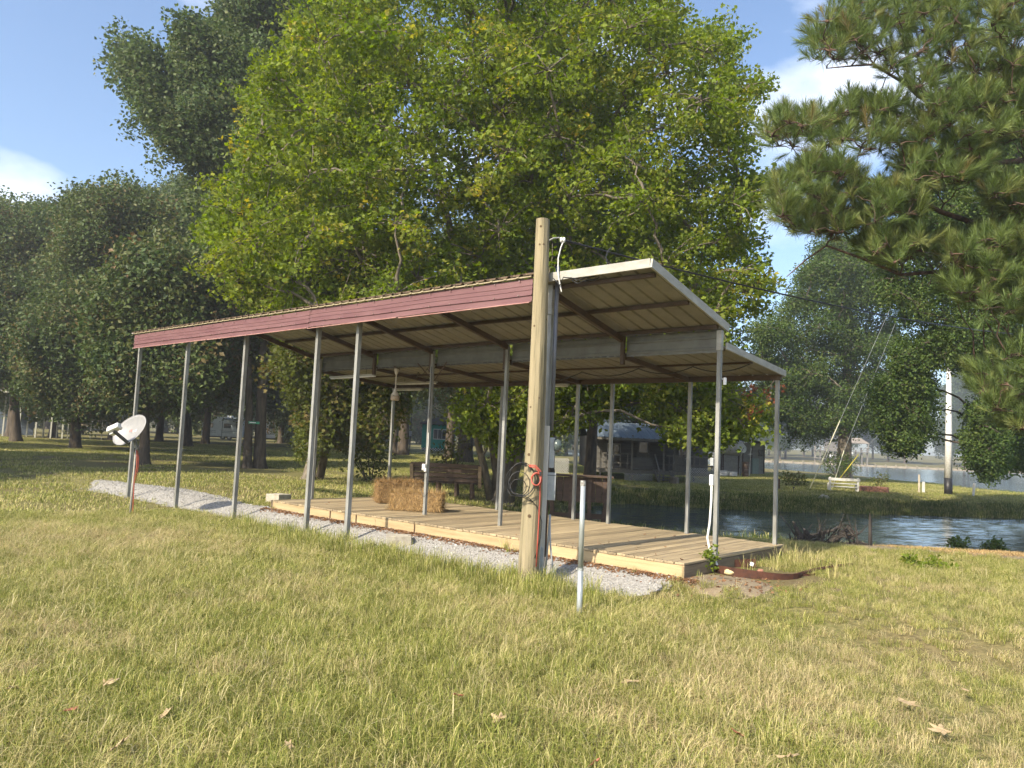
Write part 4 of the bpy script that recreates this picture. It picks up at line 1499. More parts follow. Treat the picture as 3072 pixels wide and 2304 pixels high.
band('front_band', PI * .93, PI * 1.88, .58, .09, 0)
band('rear_band', PI * .42, PI * .92, .55, .11, .01)
band('side_band', PI * 1.55, PI * 2.1, 1.5, .05, .0, -.1, 1.0)
MB().tube([(.3, -.36, .03), (.9, .25, .05), (1.75, 1.0, .04)], .022, 7).build('loose_rod', rust, root)

def rock(name, px_, py_, z, s_, m, label, cat='rock', seed=1, group=None):
    q = at(px_, py_, z=z)
    r = random.Random(seed)
    mb = MB().lathe([(.25 * s_, -.3 * s_), (.75 * s_, -.1 * s_), (.9 * s_, .2 * s_), (.65 * s_, .5 * s_), (.25 * s_, .62 * s_)], n=9)
    mb.V = [(v[0] * r.uniform(.75, 1.2), v[1] * r.uniform(.7, 1.1), v[2] * r.uniform(.8, 1.15)) for v in mb.V]
    o = mb.build(name, m, loc=(q.x, q.y, gz(q.x, q.y) + .03), bevel=.01)
    return tag(o, label, cat, group)

rock('stone', 2190, 1702, .1, .095, pmat('pale_yellow_stone', (.62, .52, .30), (.5, .40, .22), 8, .9, 0, .4), 'pale yellow stone inside the rusty steel ring', seed=4)
rock('stone', 2280, 1712, .04, .06, red_stone, 'small reddish stone inside the rusty steel ring', seed=5)
q = at(2252, 1694, z=.12)
tag(MB().box((0, 0, .0), (.045, .03, .05), Matrix.Rotation(.3, 3, 'Y')).build('plastic_marker', white_plastic, loc=(q.x, q.y - .05, .135), bevel=.006), 'small white plastic marker hooked on the rear of the rusty ring', 'marker')

drift = pmat('driftwood', (.060, .050, .042), (.022, .019, .016), 14, .95, 0, .8, stretch=(1, 1, .3))
b = at(2480, 1640, z=-.35)
b = Vector((6.4, 15.3, 0))
b.z = gz(b.x, b.y)
root = empty('driftwood_pile', b, 0, 'dark tangle of roots and driftwood logs at the water edge', 'driftwood')
def dp(px_, py_, d):
    return at(px_, py_, d=d) - b
pieces = [([(2395, 1655), (2400, 1610), (2388, 1585), (2378, 1565)], [.13, .09, .06, .02], 15.2), ([(2400, 1640), (2420, 1600), (2412, 1588)], [.10, .07, .03], 15.3),
          ([(2400, 1622), (2450, 1605), (2500, 1590), (2520, 1580)], [.08, .07, .05, .03], 15.5), ([(2440, 1640), (2490, 1625), (2540, 1602), (2550, 1585)], [.09, .08, .06, .03], 15.4),
          ([(2500, 1640), (2520, 1605), (2545, 1578)], [.09, .07, .03], 15.7), ([(2380, 1660), (2450, 1650), (2530, 1655), (2600, 1650)], [.10, .11, .10, .06], 15.0),
          ([(2520, 1640), (2570, 1630), (2620, 1645)], [.10, .09, .06], 15.6), ([(2370, 1600), (2372, 1640), (2380, 1665)], [.02, .04, .06], 15.1),
          ([(2440, 1660), (2470, 1635), (2460, 1610)], [.07, .06, .02], 15.0), ([(2530, 1585), (2560, 1592), (2548, 1610)], [.03, .05, .04], 15.6),
          ([(2480, 1662), (2520, 1648), (2560, 1668)], [.05, .06, .04], 14.8), ([(2340, 1650), (2400, 1645), (2440, 1662)], [.06, .08, .07], 14.9)]
for i, (pl, rs, d) in enumerate(pieces):
    r = random.Random(i)
    pts = [dp(x_, y_, d + .15 * j + r.uniform(-.1, .1)) for j, (x_, y_) in enumerate(pl)]
    fine = []
    rr = []
    for j in range(len(pts) - 1):
        for q in (0, .33, .66):
            fine.append(pts[j].lerp(pts[j + 1], q) + Vector((r.uniform(-.02, .02), r.uniform(-.02, .02), r.uniform(-.02, .02))))
            rr.append(.68 * (rs[j] * (1 - q) + rs[j + 1] * q) * r.uniform(.75, 1.2))
    fine.append(pts[-1])
    rr.append(rs[-1])
    MB().tube(fine, rr, 8).build('log' if rs[0] > .06 else 'root', drift, root)
for i in range(60):
    r = random.Random(50 + i)
    s0 = dp(r.uniform(2370, 2580), r.uniform(1600, 1655), r.uniform(14.9, 15.7))
    s1 = s0 + Vector((r.uniform(-.35, .35), r.uniform(-.3, .3), r.uniform(-.1, .5)))
    MB().tube([s0, s0.lerp(s1, .5) + Vector((0, 0, r.uniform(-.05, .05))), s1], [.018, .012, .004], 5).build('twig', drift, root)
b2 = at(2609, 1662, z=-.25)
root = empty('wooden_stake', (b2.x, b2.y, gz(b2.x, b2.y)), 0, 'dark split wooden stake standing at the water edge', 'stake')
MB().tube([(0, 0, -.2), (0, 0, .55), (.0, 0, .66)], [.03, .025, .006], 7).build('splinter', drift, root)
MB().tube([(.035, .01, -.2), (.03, .01, .35), (.035, .01, .55)], [.022, .015, .005], 7).build('splinter', drift, root)
q = at(2550, 1662, z=-.2)
root = empty('dead_branch', (q.x, q.y, gz(q.x, q.y)), 0, 'bare pale dead branch lying in the grass by the water', 'branch')
deadm = pmat('bleached_twig', (.36, .29, .20), (.26, .2, .14), 10, .9)
def lp(px_, py_, dz=.06):
    v = at(px_, py_, z=-.15)
    return v - root.location + Vector((0, 0, dz))
MB().tube([lp(2530, 1655), lp(2600, 1662, .1), lp(2660, 1674, .08), lp(2710, 1684, .03)], [.016, .014, .009, .004], 6).build('stem', deadm, root)
MB().tube([lp(2630, 1668, .1), lp(2650, 1684, .05), lp(2652, 1692, .01)], [.008, .006, .003], 5).build('side_twig', deadm, root)
MB().tube([lp(2640, 1670, .1), lp(2680, 1670, .14), lp(2700, 1676, .12)], [.007, .005, .003], 5).build('side_twig', deadm, root)

# ------------------------------------------------------------------ benches behind the deck
def bench(loc, rz, w, label, hgt=.93):
    root = empty('plank_bench', loc, rz, label, 'bench')
    R = Matrix.Rotation(math.radians(-10), 3, 'X')
    for i in range(4):
        z = .45 + i * .135
        MB().box((0, .0 - (z - .4) * .18, z + .05), (w, .035, .125), R).build('back_slat', old_wood, root, bevel=.005)
    for i in range(3):
        MB().box((0, .12 + i * .15, .40), (w, .14, .035)).build('seat_slat', old_wood, root, bevel=.005)
    for x in (-w / 2 + .04, w / 2 - .04):
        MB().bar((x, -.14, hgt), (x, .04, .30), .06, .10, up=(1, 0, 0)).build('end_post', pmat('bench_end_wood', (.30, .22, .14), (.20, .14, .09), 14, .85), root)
    for x in (-w * .36, -w * .12, w * .14, w * .36):
        MB().bar((x, .02, .42), (x + .03, -.10, -.04), .07, .07).build('leg', old_wood, root)
        MB().bar((x, .42, .40), (x + .03, .48, -.04), .07, .07).build('leg', old_wood, root)
    return root

q = at(1335, 1482, z=.03)
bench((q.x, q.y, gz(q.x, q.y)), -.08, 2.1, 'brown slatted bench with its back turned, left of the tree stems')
q = at(1735, 1545, z=-.05)
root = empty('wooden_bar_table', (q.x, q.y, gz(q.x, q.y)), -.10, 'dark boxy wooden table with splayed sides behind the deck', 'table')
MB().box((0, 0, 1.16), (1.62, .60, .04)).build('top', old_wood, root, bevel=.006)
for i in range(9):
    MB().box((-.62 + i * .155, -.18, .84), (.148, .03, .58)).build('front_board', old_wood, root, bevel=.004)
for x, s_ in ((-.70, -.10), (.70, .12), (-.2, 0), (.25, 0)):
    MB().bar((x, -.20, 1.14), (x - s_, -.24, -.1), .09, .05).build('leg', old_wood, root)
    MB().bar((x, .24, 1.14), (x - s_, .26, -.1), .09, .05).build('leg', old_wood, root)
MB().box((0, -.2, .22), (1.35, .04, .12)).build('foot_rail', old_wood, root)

# ------------------------------------------------------------------ far bank: white bench, stone ring, posts, pole, guy wires
def base(px_, py_, d):
    q = at(px_, py_, d=d)
    return Vector((q.x, q.y, gz(q.x, q.y)))

D0 = 40
b = base(2530, 1462, D0)
root = empty('white_bench', b, -.12, 'small white wooden bench on the far bank', 'bench')
wb_w = 1.42
for x in (-wb_w / 2, wb_w / 2):
    MB().box((x, -.10, .34), (.09, .09, .78)).build('post', white_wood, root, bevel=.008)
    MB().box((x, .18, .18), (.09, .09, .45)).build('post', white_wood, root, bevel=.008)
MB().box((0, -.155, .62), (wb_w + .2, .03, .14)).build('top_rail', white_wood, root, bevel=.006)
MB().box((0, .04, .40), (wb_w, .40, .04)).build('seat', white_wood, root, bevel=.006)
MB().box((0, -.155, .24), (wb_w, .03, .05)).build('lower_rail', white_wood, root, bevel=.004)
b = base(2622, 1462, D0 + .5)
root = empty('stone_fire_ring', b, 0, 'low ring of reddish stones on the far bank', 'fire ring')
for i in range(18):
    for lay in range(2):
        t = 2 * PI * (i + .5 * lay) / 18
        mb = MB().box((.66 * math.cos(t), .52 * math.sin(t), .07 + lay * .15), (.24 * random.uniform(.8, 1), .17, .14), Matrix.Rotation(t + PI / 2, 3, 'Z'))
        mb.V = [(v[0] + random.uniform(-.015, .015), v[1] + random.uniform(-.015, .015), v[2] + random.uniform(-.015, .015)) for v in mb.V]
        mb.build('stone', red_stone, root, bevel=.02)
b = base(2757, 1465, 42)
o = MB().tube([(0, 0, -.2), (.01, 0, 1.02)], [.055, .05], 10).build('wooden_post', pmat('pale_post', (.55, .5, .4), (.4, .35, .27), 10, .85), loc=b)
tag(o, 'taller pale wooden post near the lake, left of a short white stub', 'post')
b = base(2770, 1466, 42.2)
o = MB().box((0, 0, .22), (.13, .10, .82)).build('white_stub', white_wood, loc=b, bevel=.01)
tag(o, 'short white stub post close beside the taller pale post', 'post')
b = base(2845, 1472, 42)
root = empty('painted_pole', b, 0, 'tall pole painted white with a black foot near the lake', 'pole')
MB().tube([(0, 0, -.3), (0, 0, .92)], [.215, .21], 18).build('black_foot', black_plastic, root, smooth=True)
MB().tube([(0, 0, .92), (.02, 0, 3.0), (.05, .02, 7.4)], [.20, .17, .11], 18).build('white_shaft', white_wood, root, smooth=True)
b = base(2921, 1478, 41)
o = MB().box((0, 0, .30), (.10, .09, .85), Matrix.Rotation(.12, 3, 'Y')).build('white_stake', white_wood, loc=b, bevel=.01)
tag(o, 'short leaning white stake at the lake edge right of the pole', 'stake')

guard_w = pmat('guy_guard_pale', (.62, .60, .42), (.52, .5, .34), 8, .6)
guard_y = pmat('guy_guard_yellow', (.62, .52, .06), (.52, .42, .05), 8, .6)
wire_m = pmat('guy_wire_steel', (.32, .34, .33), None, 8, .5, .4)
def guy(foot, mid, topp, m, d0, d1, label):
    b = base(*foot, d0)
    root = empty('guy_wire', b, 0, label, 'guy wire')
    a = at(*mid, d=d0 + (d1 - d0) * .4) - b
    t = at(*topp, d=d1) - b
    MB().tube([(0, 0, -.05), a], .028, 8).build('guard', m, root, smooth=True)
    MB().tube([a, t], .011, 6).build('wire', wire_m, root)
guy((2428, 1468), (2520, 1262), (2700, 860), guard_w, 41, 44, 'leftmost leaning guy wire with a pale guard on the far bank')
guy((2495, 1462), (2532, 1352), (2690, 960), guard_w, 42, 45, 'middle guy wire with a pale guard rising behind the white bench')
guy((2492, 1466), (2575, 1365), (2900, 1040), guard_y, 42, 47, 'guy wire with a bright yellow guard rising behind the white bench')
b = base(2381, 1474, 36)
root = empty('yard_light', b, 0, 'tiny dark garden light on the far bank lawn', 'garden light')
MB().tube([(0, 0, -.1), (0, 0, .22)], .012, 6).build('stem', black_plastic, root)
MB().lathe([(.02, .2), (.07, .22), (.03, .27)], n=10).build('cap', black_plastic, root)
rock('bank_stone', 2472, 1488, -.05, .30, pmat('pale_bank_stone', (.5, .47, .38), (.4, .37, .3), 6, .9, 0, .3), 'flat pale stone in the shaded grass of the far bank', seed=9)

# ------------------------------------------------------------------ lake house with porch
siding = pmat('grey_siding', (.13, .125, .11), (.095, .09, .08), 10, .8, 0, .1, stretch=(.2, 1, 1), rnd=.12)
blue_roof = pmat('blue_grey_metal_roof', (.20, .25, .30), (.15, .19, .23), 5, .45, .3, .05)
dark_roof = pmat('dark_roof', (.06, .06, .06), (.10, .095, .09), 8, .8)
porch_wood = pmat('porch_wood', (.19, .175, .145), (.13, .118, .098), 14, .85, 0, .2, rnd=.15)
lattice_m = pmat('lattice_grey', (.42, .42, .40), (.32, .32, .30), 9, .8)
glass_m = pmat('dark_window_glass', (.025, .03, .033), (.045, .05, .055), 2, .08, 0, 0, spec=.8)
white_siding = pmat('white_siding', (.38, .38, .36), (.29, .29, .275), 8, .75, 0, .1, rnd=.08)

hb = base(1990, 1440, 41)
H0 = hb.z
hs = empty('lake_house', hb, 0, 'grey single storey house with railed porch and lattice skirt across the creek', 'house')
def hx(px_, d=42.0):
    return at(px_, 1380, d=d).x - hb.x
def hzz(px_, py_, d=42.0):
    return at(px_, py_, d=d).z - H0
yF, yW, yB = .6, 3.2, 8.0       # porch front, wall, back (relative)
xl, xr = hx(1770), hx(2155)
zf = .62
ze = 2.35
# walls of lapped boards
for i in range(13):
    z = zf + .0 + i * .14
    MB().box(((xl + xr) / 2, yW, z + .07), (xr - xl, .04, .136), Matrix.Rotation(-.08, 3, 'X')).build('siding_board', siding, hs)
MB().box(((xl + xr) / 2, (yW + yB) / 2 + .1, zf + .9), (xr - xl - .1, yB - yW - .1, 1.85)).build('wall_core', siding, hs)
for i in range(3):
    q = MB()
    q.box((xl + .06 + i * .0, yW + 1 + i * 1.4, zf + .9), (.05, 1.3, 1.8)).build('side_board', siding, hs)
# windows and door
for (a, c, z0, z1) in ((1835, 1878, 1.15, 1.85), (2060, 2085, 1.1, 1.8)):
    x0, x1 = hx(a), hx(c)
    w = MB().box(((x0 + x1) / 2, yW - .06, (z0 + z1) / 2 + zf * .3), (x1 - x0, .05, z1 - z0)).build('window', white_siding, hs)
    for k in (-1, 1):
        MB().box(((x0 + x1) / 2 + k * (x1 - x0) * .235, yW - .092, (z0 + z1) / 2 + zf * .3), ((x1 - x0) * .40, .02, (z1 - z0) * .82)).build('pane', glass_m, w)
dx = hx(1950)
dr = MB().box((dx, yW - .05, zf + .92), (.78, .05, 1.82)).build('door', porch_wood, hs)
MB().box((dx, yW - .085, zf + 1.3), (.5, .02, .7)).build('pane', glass_m, dr)
MB().box((dx + .3, yW - .10, zf + .9), (.05, .05, .05)).build('handle', grey_metal, dr)
# porch floor planks, posts, rails
npl = 34
for i in range(npl):
    x = xl + (xr - xl) * (i + .5) / npl
    MB().box((x, (yF + yW) / 2, zf - .02), ((xr - xl) / npl - .012, yW - yF, .035)).build('porch_plank', porch_wood, hs)
MB().box(((xl + xr) / 2, yF + .02, zf - .12), (xr - xl, .04, .16)).build('porch_rim', porch_wood, hs)
for px_ in (1800, 1893, 1988, 2018, 2078, 2148):
    MB().box((hx(px_), yF + .06, zf / 2 + .55 + .0), (.09, .09, ze + .1 if px_ in (1893, 1988, 2018) else 1.5)).build('porch_post', porch_wood, hs).location.z = (ze / 2 - .75) if px_ in (1893, 1988, 2018) else 0
for a, c in ((1995, 2140), (1806, 1890)):
    for z in (.35, .85):
        MB().box(((hx(a) + hx(c)) / 2, yF + .05, zf + z), (hx(c) - hx(a), .05, .08)).build('rail', porch_wood, hs)
    k = int((hx(c) - hx(a)) / .32)
    for i in range(k):
        MB().box((hx(a) + (hx(c) - hx(a)) * (i + .5) / k, yF + .05, zf + .42), (.05, .04, .82)).build('baluster', porch_wood, hs)
for i in range(3):
    MB().box(((hx(1893) + hx(1955)) / 2, yF + .04, zf + .15 + i * .22), (hx(1955) - hx(1893), .03, .205)).build('front_board', siding, hs)
# stairs with handrails
for i in range(4):
    MB().box((hx(1985), yF - .25 - i * .27, zf - .16 - i * .15), (.95, .28, .045)).build('stair_tread', porch_wood, hs)
for x in (hx(1962), hx(2008)):
    MB().bar((x, yF, zf - .1), (x, yF - 1.2, -.05), .05, .2).build('stringer', porch_wood, hs)
MB().bar((hx(1960), yF, zf + .88), (hx(1962), yF - 1.25, .55), .06, .09).build('handrail', porch_wood, hs)
MB().box((hx(1962), yF - 1.25, .22), (.09, .09, .75)).build('newel_post', porch_wood, hs)
# lattice skirt
def lattice(x0, x1, z0, z1, y):
    mb = MB()
    st = .13
    Wd, Hd = x1 - x0, z1 - z0
    for s in (1, -1):
        c = -Hd
        while c < Wd:
            a0, a1 = max(0, c), min(Wd, c + Hd)
            if a1 > a0:
                p0, p1 = (a0, a0 - c), (a1, a1 - c)
                if s < 0:
                    p0, p1 = (Wd - p0[0], p0[1]), (Wd - p1[0], p1[1])
                mb.bar((x0 + p0[0], y + .006 * s, z0 + p0[1]), (x0 + p1[0], y + .006 * s, z0 + p1[1]), .008, .032)
            c += st
    return mb.build('lattice', lattice_m, hs)
lattice(hx(1872), hx(1955), -.05, zf - .2, yF + .02)
lattice(hx(2062), hx(2140), -.05, zf + .25, yF - .05)
lattice(hx(1655, 40), hx(1708, 40), .3, 1.1, yF - 1.5)
# roof, ribbed sheets
def roof_sheet(x0, x1, ya, za, yb, zb, m, name='roof'):
    mb = MB()
    k = max(2, int((x1 - x0) / .3))
    pr = []
    for i in range(k):
        a = x0 + (x1 - x0) * i / k
        w = (x1 - x0) / k
        pr += [(a, 0), (a + w * .8, 0), (a + w * .85, .03), (a + w * .95, .03)]
    pr.append((x1, 0))
    n_ = len(pr)
    mb.add([(x, ya, za + z) for x, z in pr] + [(x, yb, zb + z) for x, z in pr], [(i, i + 1, n_ + i + 1, n_ + i) for i in range(n_ - 1)])
    return mb.build(name, m, hs, solid=.02)
roof_sheet(xl - .2, hx(2105), yF - .35, ze, 4.6, ze + .95, blue_roof)
roof_sheet(xl - .2, hx(2105), 4.6, ze + .95, yB + .4, ze + .1, blue_roof)
MB().box(((xl + hx(2105)) / 2, yF - .33, ze - .07), (hx(2105) - xl + .4, .03, .13)).build('fascia_board', porch_wood, hs)
# things on the porch
MB().box((hx(2050), yF + 1.4, zf + .85), (.7, .4, .05)).box((hx(2050), yF + 1.4, zf + .42), (.6, .3, .8)).build('porch_cabinet', porch_wood, hs)

# white shed annex to the right
sb = base(2230, 1408, 66)
sh = empty('white_shed', sb, -.12, 'white boarded shed with dark sloping roof right of the lake house', 'shed')
sx = lambda px_: at(px_, 1380, d=66).x - sb.x
sh.scale = (1, 1, 1.4)
xa, xb_ = sx(2155), sx(2292)
for i in range(14):
    MB().box(((xa + xb_) / 2, 0, .05 + i * .14), (xb_ - xa, .04, .137), Matrix.Rotation(-.08, 3, 'X')).build('siding_board', white_siding, sh)
MB().box(((xa + xb_) / 2, 1.6, .95), (xb_ - xa - .06, 3.1, 1.9)).build('core', white_siding, sh)
MB().prism([(xa - .1, -.5, 2.3), (xb_ + .25, -.5, 1.92), (xb_ + .25, -.5, 2.0), (xa - .1, -.5, 2.4)], (0, 4, 0)).build('roof', dark_roof, sh)
for px_ in (2228, 2254, 2290):
    MB().box((sx(px_), -.06, 1.0), (.07, .06, 2.0)).build('corner_batten', old_wood, sh)
wn_ = MB().box((sx(2279), -.05, 1.35), (.34, .06, .42)).build('window', old_wood, sh)
for k in (-1, 1):
    MB().box((sx(2279) + k * .075, -.085, 1.35), (.12, .02, .34)).build('pane', glass_m, wn_)
MB().box((sx(2262), -.4, .5), (.5, .5, 1.0)).build('lean_to_crate', pmat('mint_board', (.36, .45, .42), (.3, .38, .36), 8, .8), sh)

# fuel tank on legs
tb = base(2192, 1412, 60)
root = empty('fuel_tank', tb, -.08, 'pale horizontal tank raised on legs in front of the white shed', 'tank')
root.scale = (1.3, 1.3, 1.35)
tank_m = pmat('pale_tank', (.46, .46, .47), (.36, .34, .33), 5, .5, .1)
prof = [(.06, -.75), (.28, -.72), (.42, -.62), (.45, -.5), (.45, .5), (.42, .62), (.28, .72), (.06, .75)]
MB().lathe(prof, c=(0, 0, 1.62), n=22, R=Matrix.Rotation(PI / 2, 3, 'Y')).build('vessel', tank_m, root, smooth=True)
MB().lathe([(.05, 2.0), (.06, 2.12), (.02, 2.14)], n=10).build('cap', grey_metal, root)
for x in (-.5, .5):
    for y in (-.32, .32):
        MB().bar((x, y * .6, 1.35), (x * 1.05, y, -.1), .06, .06).build('leg', old_wood, root)
    MB().bar((x, -.3, .5), (x, .3, .5), .04, .05).build('cross_brace', old_wood, root)
# small dish on the tank stand and clutter
db = base(2222, 1405, 58)
root = empty('small_satellite_dish', db, 0, 'pale round satellite dish on a mast beside the tank', 'satellite dish')
root.scale = (1.3, 1.3, 1.3)
MB().tube([(0, .12, -.1), (0, .1, 1.55)], .03, 8).build('mast', grey_metal, root)
R = Vector((0, 0, 1)).rotation_difference(Vector((.25, -.85, .4))).to_matrix()
MB().lathe([(.02, 0), (.18, .02), (.30, .07), (.31, .09), (.29, .085), (.02, .03)], c=(0, 0, 1.65), n=22, R=R).build('reflector', pmat('dish_green_grey', (.38, .42, .40), (.34, .37, .36), 6, .6), root, smooth=True)
MB().bar((0, -.05, 1.42), (.07, -.32, 1.72), .03, .03).build('feed_arm', grey_metal, root)
b = base(2248, 1412, 60)
root = empty('white_flagpole', b, 0, 'thin leaning white pole in front of the shed', 'pole')
root.scale = (1.3, 1.3, 1.4)
MB().tube([(0, 0, -.1), (.05, 0, 1.2), (.12, 0, 2.25)], .028, 8).build('shaft', white_wood, root)
MB().tube([(-.12, 0, 1.22), (.2, 0, 1.25)], .02, 6).build('cross_arm', white_wood, root)
for i, (px_, w_, h_, m_, lab, nm) in enumerate(((2170, .55, .42, white_wood, 'white crate at the foot of the tank', 'crate'), (2198, .60, .36, white_wood, 'low pale box under the tank', 'box'), (2236, .35, 1.15, old_wood, 'dark shelf frame beside the white pole', 'shelf'))):
    b = base(px_, 1412, 57)
    root = empty('%s_clutter' % nm, b, .1 * i, lab, nm)
    MB().box((0, 0, h_ / 2), (w_, .35, h_)).build('case', m_, root, bevel=.01)
    for k in range(3):
        MB().box((0, -.18, h_ * (.2 + .3 * k)), (w_ * .92, .02, .05)).build('slat', porch_wood if m_ is old_wood else white_siding, root)
b = base(2022, 1440, 40)
root = empty('round_stump', b, 0, 'cut tree stump standing beside the porch stairs', 'stump')
MB().lathe([(.30, -.1), (.27, .1), (.25, .34), (.23, .36)], n=14).build('bark_side', bark_light, root)
MB().lathe([(.22, .355), (.21, .37), (.02, .372)], n=14).build('cut_face', pmat('cut_wood', (.36, .28, .18), (.28, .2, .12), 12, .9), root)
b = base(2148, 1425, 38)
o = MB().tube([(0, 0, -.1), (0, 0, .55)], .10, 10).build('rust_post', rust, loc=base(2334, 1425, 39))
tag(o, 'short rusty round post on the lawn right of the shed', 'post')

# ------------------------------------------------------------------ campers, teal cabin, sheds on the left
def camper(b, rz, w, h, dp_, m, label, trim_m, awn=False, slide=True):
    root = empty('camper_trailer', b, rz, label, 'camper')
    mb = MB()
    poly = [(-w / 2, 0, .45), (w / 2, 0, .45), (w / 2, 0, h - .15), (w / 2 - .2, 0, h), (-w / 2 + .5, 0, h), (-w / 2, 0, h - .6)]
    mb.prism([(x, y, z) for x, y, z in poly], (0, dp_, 0))
    mb.build('body', m, root, bevel=.05)
    for z in (.95, 1.15):
        MB().box((0, -.008, z), (w * .96, .01, .05)).build('stripe', trim_m, root)
    for x, ww in ((-w * .3, .8), (w * .12, .9), (w * .38, .5)):
        f_ = MB().box((x, -.015, h * .62), (ww, .03, .62)).build('window', trim_m, root)
        for k in (-1, 1):
            MB().box((x + k * ww * .24, -.036, h * .62), (ww * .44, .02, .52)).build('pane', glass_m, f_)
    d_ = MB().box((w * -.08, -.015, 1.35), (.72, .03, 1.75)).build('door', m, root)
    MB().box((w * -.08 + .28, -.04, 1.3), (.06, .03, .06)).build('handle', trim_m, d_)
    if slide:
        MB().box((w * .25, -.25, 1.35), (w * .28, .5, 1.6)).build('slide_out', m, root, bevel=.03)
        MB().box((w * .25, -.51, 1.75), (w * .16, .02, .5)).build('slide_window', glass_m, root)
    for x in (w * .02, w * .18):
        wl = MB().lathe([(.30, -.1), (.36, -.08), (.36, .08), (.30, .1)], c=(x, .15, .36), n=16, R=Matrix.Rotation(PI / 2, 3, 'X')).build('wheel', black_plastic, root)
        MB().lathe([(.17, -.02), (.17, .13)], c=(x, .15, .36), n=12, R=Matrix.Rotation(PI / 2, 3, 'X')).build('rim', grey_metal, wl)
    MB().box((0, .3, .36), (w * .94, .1, .18)).build('skirt', black_plastic, root)
    MB().box((w * .1, dp_ / 2, h + .12), (.7, .6, .25)).build('air_conditioner', white_plastic, root, bevel=.04)
    if awn:
        MB().box((w * .28, -.9, h - .25), (w * .4, 1.8, .05), Matrix.Rotation(.12, 3, 'X')).build('awning', trim_m, root)
        for x in (w * .1, w * .46):
            MB().box((x, -1.7, h / 2 - .1), (.06, .06, h - .3)).build('awning_post', trim_m, root)
    return root

camper_teal = pmat('grey_teal_camper_skin', (.34, .40, .42), (.28, .33, .35), 3, .5, 0, 0)  # the camper's own grey-teal skin
camper_white = pmat('white_camper_skin', (.66, .68, .70), (.58, .60, .62), 3, .45, 0, 0)
dark_teal = pmat('dark_teal_trim', (.035, .06, .065), (.05, .08, .085), 5, .5)
b = base(665, 1310, 100)
camper(b, .05, 5.4, 3.0, 2.4, camper_teal, 'grey green camper trailer with awning under the left trees', dark_teal, True, False)
b = base(850, 1314, 100)
camper(b, -.05, 5.6, 3.1, 2.4, camper_white, 'white camper trailer with slide out beside the two trunks', dark_teal)

teal_m = pmat('teal_boards', (.02, .30, .20), (.015, .24, .165), 6, .7, 0, .1, rnd=.08)
b = base(1298, 1346, 88)
root = empty('teal_cabin', b, .10, 'small bright teal cabin with white lattice skirt behind the trees', 'cabin')
for i in range(17):
    MB().box((.6, 0, .38 + i * .16), (3.8, .04, .155), Matrix.Rotation(-.07, 3, 'X')).build('siding_board', teal_m, root)
MB().box((.6, 1.7, 1.7), (3.7, 3.3, 2.7)).build('core', teal_m, root)
wd = MB().box((.75, -.06, 1.95), (1.55, .06, 1.25)).build('window', pmat('white_casing', (.6, .6, .56), None, 5, .6), root)
for k in (-1, 0, 1):
    MB().box((.75 + k * .48, -.10, 1.95), (.42, .02, 1.05)).build('pane', glass_m, wd)
mb = MB()
for i in range(24):
    for j in range(3):
        if (i + j) % 2 == 0:
            mb.box((-1.25 + i * .16, -.03, .06 + j * .11), (.14, .03, .095))
mb.build('checker_skirt', white_wood, root)
MB().box((.6, .0, .16), (3.7, .02, .34)).build('skirt_back', dark_teal, root)
MB().prism([(-1.6, -.4, 3.1), (2.8, -.4, 3.1), (2.8, -.4, 3.2), (.6, -.4, 4.0), (-1.6, -.4, 3.2)], (0, 4, 0)).build('roof', dark_roof, root)
for x in (-1.28, 2.5):
    MB().box((x, -.04, 1.7), (.12, .06, 2.75)).build('corner_board', teal_m, root)

# open shelter with pale posts at far left
b = base(60, 1302, 66)
root = empty('open_pole_shelter', b, .35, 'open shelter on a row of thin pale posts at far left', 'shelter')
pp = pmat('pale_thin_post', (.55, .55, .48), (.42, .42, .37), 8, .6)
for i, px_ in enumerate((8, 34, 56, 80, 106, 130, 152, 170, 187)):
    q = at(px_, 1300, d=66 + (i % 2) * 2.5)
    lx, ly = q.x - b.x, q.y - b.y
    c_, s_ = math.cos(-.35), math.sin(-.35)
    MB().box((lx * c_ - ly * s_, lx * s_ + ly * c_, 1.9), (.11, .11, 4.0)).build('post', pp, root)
MB().box((-.5, 1.8, 3.95), (6.8, 5.0, .16), Matrix.Rotation(-.06, 3, 'X')).build('roof', dark_roof, root)
MB().box((-.5, -.65, 3.9), (6.8, .06, .22)).build('fascia', pp, root)
MB().box((-1.4, 4.1, 1.2), (3.0, .1, 2.2)).build('back_screen', pmat('blue_grey_tarp', (.10, .13, .17), (.07, .09, .12), 4, .8), root)
for j in range(4):
    MB().box((3.6 + j * .9, .3, .9), (.06, .06, 1.9)).build('fence_post', pp, root)
for z in (1.3, 1.75):
    MB().box((4.9, .3, z), (3.4, .04, .16)).build('fence_board', pmat('tan_board', (.36, .30, .2), (.28, .22, .15), 8, .8), root)

# trunk-side name plate and pole seen between the trees
b = base(1229, 1345, 82)
root = empty('service_post', b, 0, 'slim dark post with a grey box between the far trunks', 'post')
MB().tube([(0, 0, -.1), (0, 0, 5.5)], .07, 8).build('shaft', black_plastic, root)
MB().box((0, -.1, 1.9), (.3, .16, .55)).build('box', grey_plastic, root, bevel=.02)

